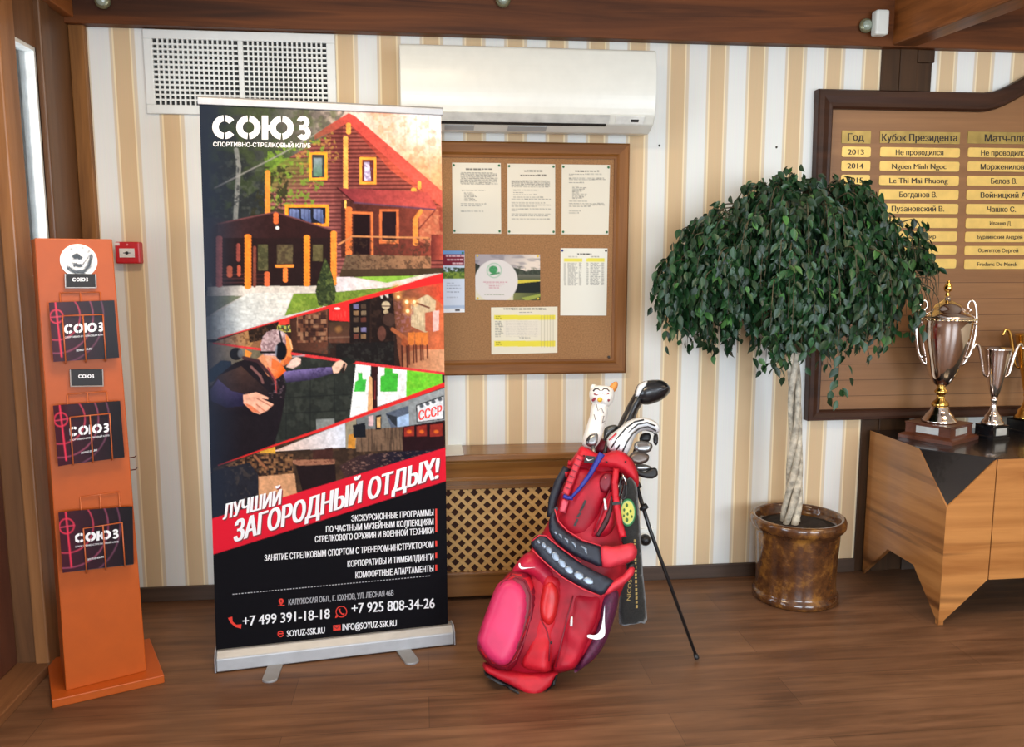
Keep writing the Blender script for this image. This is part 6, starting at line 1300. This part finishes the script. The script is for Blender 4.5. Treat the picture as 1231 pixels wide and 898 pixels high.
club('brown worn iron below the upper silver iron', [(756, 550), (759, 545), (767, 543.5), (777, 545), (780.4, 549), (778, 555), (768, 558.5), (759, 556)], .05, .010, IROND, 753, 556)
club('lowest iron sticking out to the right with a black sole', [(762, 560), (770, 557.5), (781, 560), (783, 563), (776, 566), (765, 565.5)], .02, .009, IRON, 757, 566, sole=[(763, 566), (776, 566.5), (783, 562.5), (789, 563), (791, 571), (784, 575.5), (772, 574), (764, 570.5)])
club('dark iron tucked under the front of the striped headcover', [(770, 523), (776, 520), (782, 522), (781, 530), (774, 532), (769, 530)], -.01, .009, BK2, 764, 540)
club('silver and black iron leaning at the left of the bag opening', [(704, 533), (706, 526), (712, 521.5), (718, 521), (719, 528), (716, 536), (709, 537)], .05, .011, IRON, 714, 545, sole=[(704, 533), (706, 526), (711, 522), (711, 528), (709, 536.5)])
club('grey wedge behind the striped headcover', [(725.5, 524), (727, 515), (733, 511.5), (741, 511), (742, 516), (734, 522), (727, 530)], -.02, .010, mat('gunmetal', (96, 98, 98), .35, .6), 728, 540)
# headcovers: each a thing, with the end of its club
t = thing('cat_headcover', PG.at(713, 540, 0), 'white cat shaped headcover with orange ear and bell, on a club at the left', 'headcover')
CATW = mat('white plush', (236, 230, 222), .75, var=.03, sheen=.3)
b = MB(); puff(b, PG, [(700, 534), (703, 518), (709, 500), (712.5, 484), (730, 484), (730.5, 497), (725.5, 517), (720, 533), (710, 541)], .030, .030, .01, r=10, step=4, k=2); b.build('neck', CATW, t)
b = MB(); puff(b, PG, [(708.5, 476), (709.5, 468), (716, 463.6), (727, 463.4), (736, 466), (739, 475), (736.5, 484), (729, 490), (716, 488), (710.5, 483)], .044, .04, .012, r=10, step=3, k=2); hd = b.build('head', CATW, t)
ORN = mat('orange plush', (226, 146, 72), .75)
b = MB(); puff(b, PG, [(731.5, 468), (735.5, 461), (741, 458.6), (743, 462.6), (739, 471)], .016, .016, .012, r=4, step=2, k=2); b.build('ear', ORN, hd)
b = MB(); puff(b, PG, [(711, 471), (709.8, 463.5), (714.5, 461.6), (720, 466)], .014, .014, .012, r=3.5, step=2, k=2); b.build('ear', CATW, hd)
DK = mat('stitched dark', (66, 54, 54), .7)
for pts, m in (([(713, 470), (715.5, 467.4), (719, 467.6), (721.5, 470)], DK), ([(723.5, 470), (726, 467.4), (730, 467.6), (732.5, 470.4)], DK), ([(714, 473.6), (718, 475), (723, 472.8), (727.5, 475), (732, 473)], mat('stitched red', (150, 34, 50), .7))):
    b = MB(); b.tube([PG.at(*q, .0535) for q in pts], .0028, 6); b.build('stitched_line', m, hd)
b = MB(); b.tube([PG.at(*q, .047) for q in ((712, 482), (716, 478.6), (722, 477.6), (728, 478.6), (732.6, 482))], .005, 8); b.build('collar', mat('collar red', (140, 40, 56), .6), t)
b = MB(); b.sphere(PG.at(721.2, 480.6, .056), .0098, seg=14); b.build('bell', mat('bell yellow', (226, 176, 50), .3), t)
for pts in (((717, 486), (719, 494), (723, 490), (726, 497)), ((726, 500), (724, 509), (727, 506)), ((714, 498), (716, 505))):
    b = MB(); b.tube([PG.at(*q, .0455) for q in pts], .0016, 5); b.build('stitched_seam', mat('seam grey', (120, 112, 112), .7), t)
shaft(t, 712, 540, .01, .2)
t = thing('driver_headcover', PG.at(752, 505, -.01), 'tall black and white driver headcover standing highest out of the golf bag', 'headcover')
BKL = mat('black leatherette', (24, 24, 28), .3, var=.06, coat=.2); WHL = mat('white leatherette', (236, 236, 236), .35, var=.02)
b = MB(); puff(b, PG, [(741, 520), (744, 508), (750, 496), (758, 480), (766, 470), (774, 474), (773, 484), (768, 492), (764, 502), (758, 520), (750, 528)], .03, .03, -.01, r=9, step=3.6, k=2, wrinkle=.08); b.build('sock', BKL, t)
b = MB(); puff(b, PG, [(762, 477), (766, 463.5), (774, 458.5), (785, 456.5), (797, 457.5), (804.5, 464), (806, 470), (800, 477.5), (791, 483), (779, 486.5), (770, 485)], .05, .045, -.01, r=16, step=3.4, k=2); hd = b.build('head_cover', BKL, t)
b = MB(); puff(b, PG, [(763.5, 477), (766.5, 464), (772, 460), (778.5, 457.8), (778, 465), (772, 472), (767.5, 478)], .034, .02, .012, r=6, step=2.8, k=2); b.build('white_panel', WHL, hd)
b = MB(); b.tube([PG.at(*q, .0415) for q in ((781, 468), (790, 470), (799, 468), (804, 464))], .0016, 5); b.build('seam', mat('seam shine', (70, 72, 80), .3), hd)
shaft(t, 752, 524, -.01, .2)
t = thing('fairway_headcover', PG.at(745, 545, .02), 'curved white headcover with black stripes and one red line in the golf bag', 'headcover')
b = MB(); puff(b, PG, [(729.5, 529), (741, 517.5), (755, 506), (766, 502), (776, 502), (787, 506), (793.5, 514), (791, 521), (784, 518.5), (776, 517.5), (768, 520), (762, 528), (754, 547), (742, 545), (733, 541)], .040, .035, .02, r=12, step=3.4, k=2); cv = b.build('cover', WHL, t)
for pts, m in (([(735, 538), (742, 527), (752, 515), (763, 507), (774, 504.5)], BKL), ([(741, 541), (749, 528), (757, 518), (767, 510), (778, 508), (788, 512)], BKL), ([(748, 544), (754, 531), (761, 521), (769, 515), (779, 513), (789, 518)], BKL), ([(732, 529), (736, 525.5), (741, 520.5)], mat('red stripe', (206, 40, 56), .4))):
    b = MB(); b.tube([PG.at(*q, .0575) for q in pts], .0032, 6, flat=(PG.n, .5)); b.build('stripe', m, cv)
b = MB(); puff(b, PG, [(785.5, 524), (788, 521), (791, 523), (791, 532), (788.5, 535.5), (785.5, 532)], .008, .008, .0, r=2.4, step=2, k=2); b.build('toggle', BKL, t)
b = MB(); b.tube([PG.at(*q, 0) for q in ((776, 517), (784, 519), (788, 523))], .002, 6); b.build('cord', BKL, t)
shaft(t, 745, 545, .02, .2)
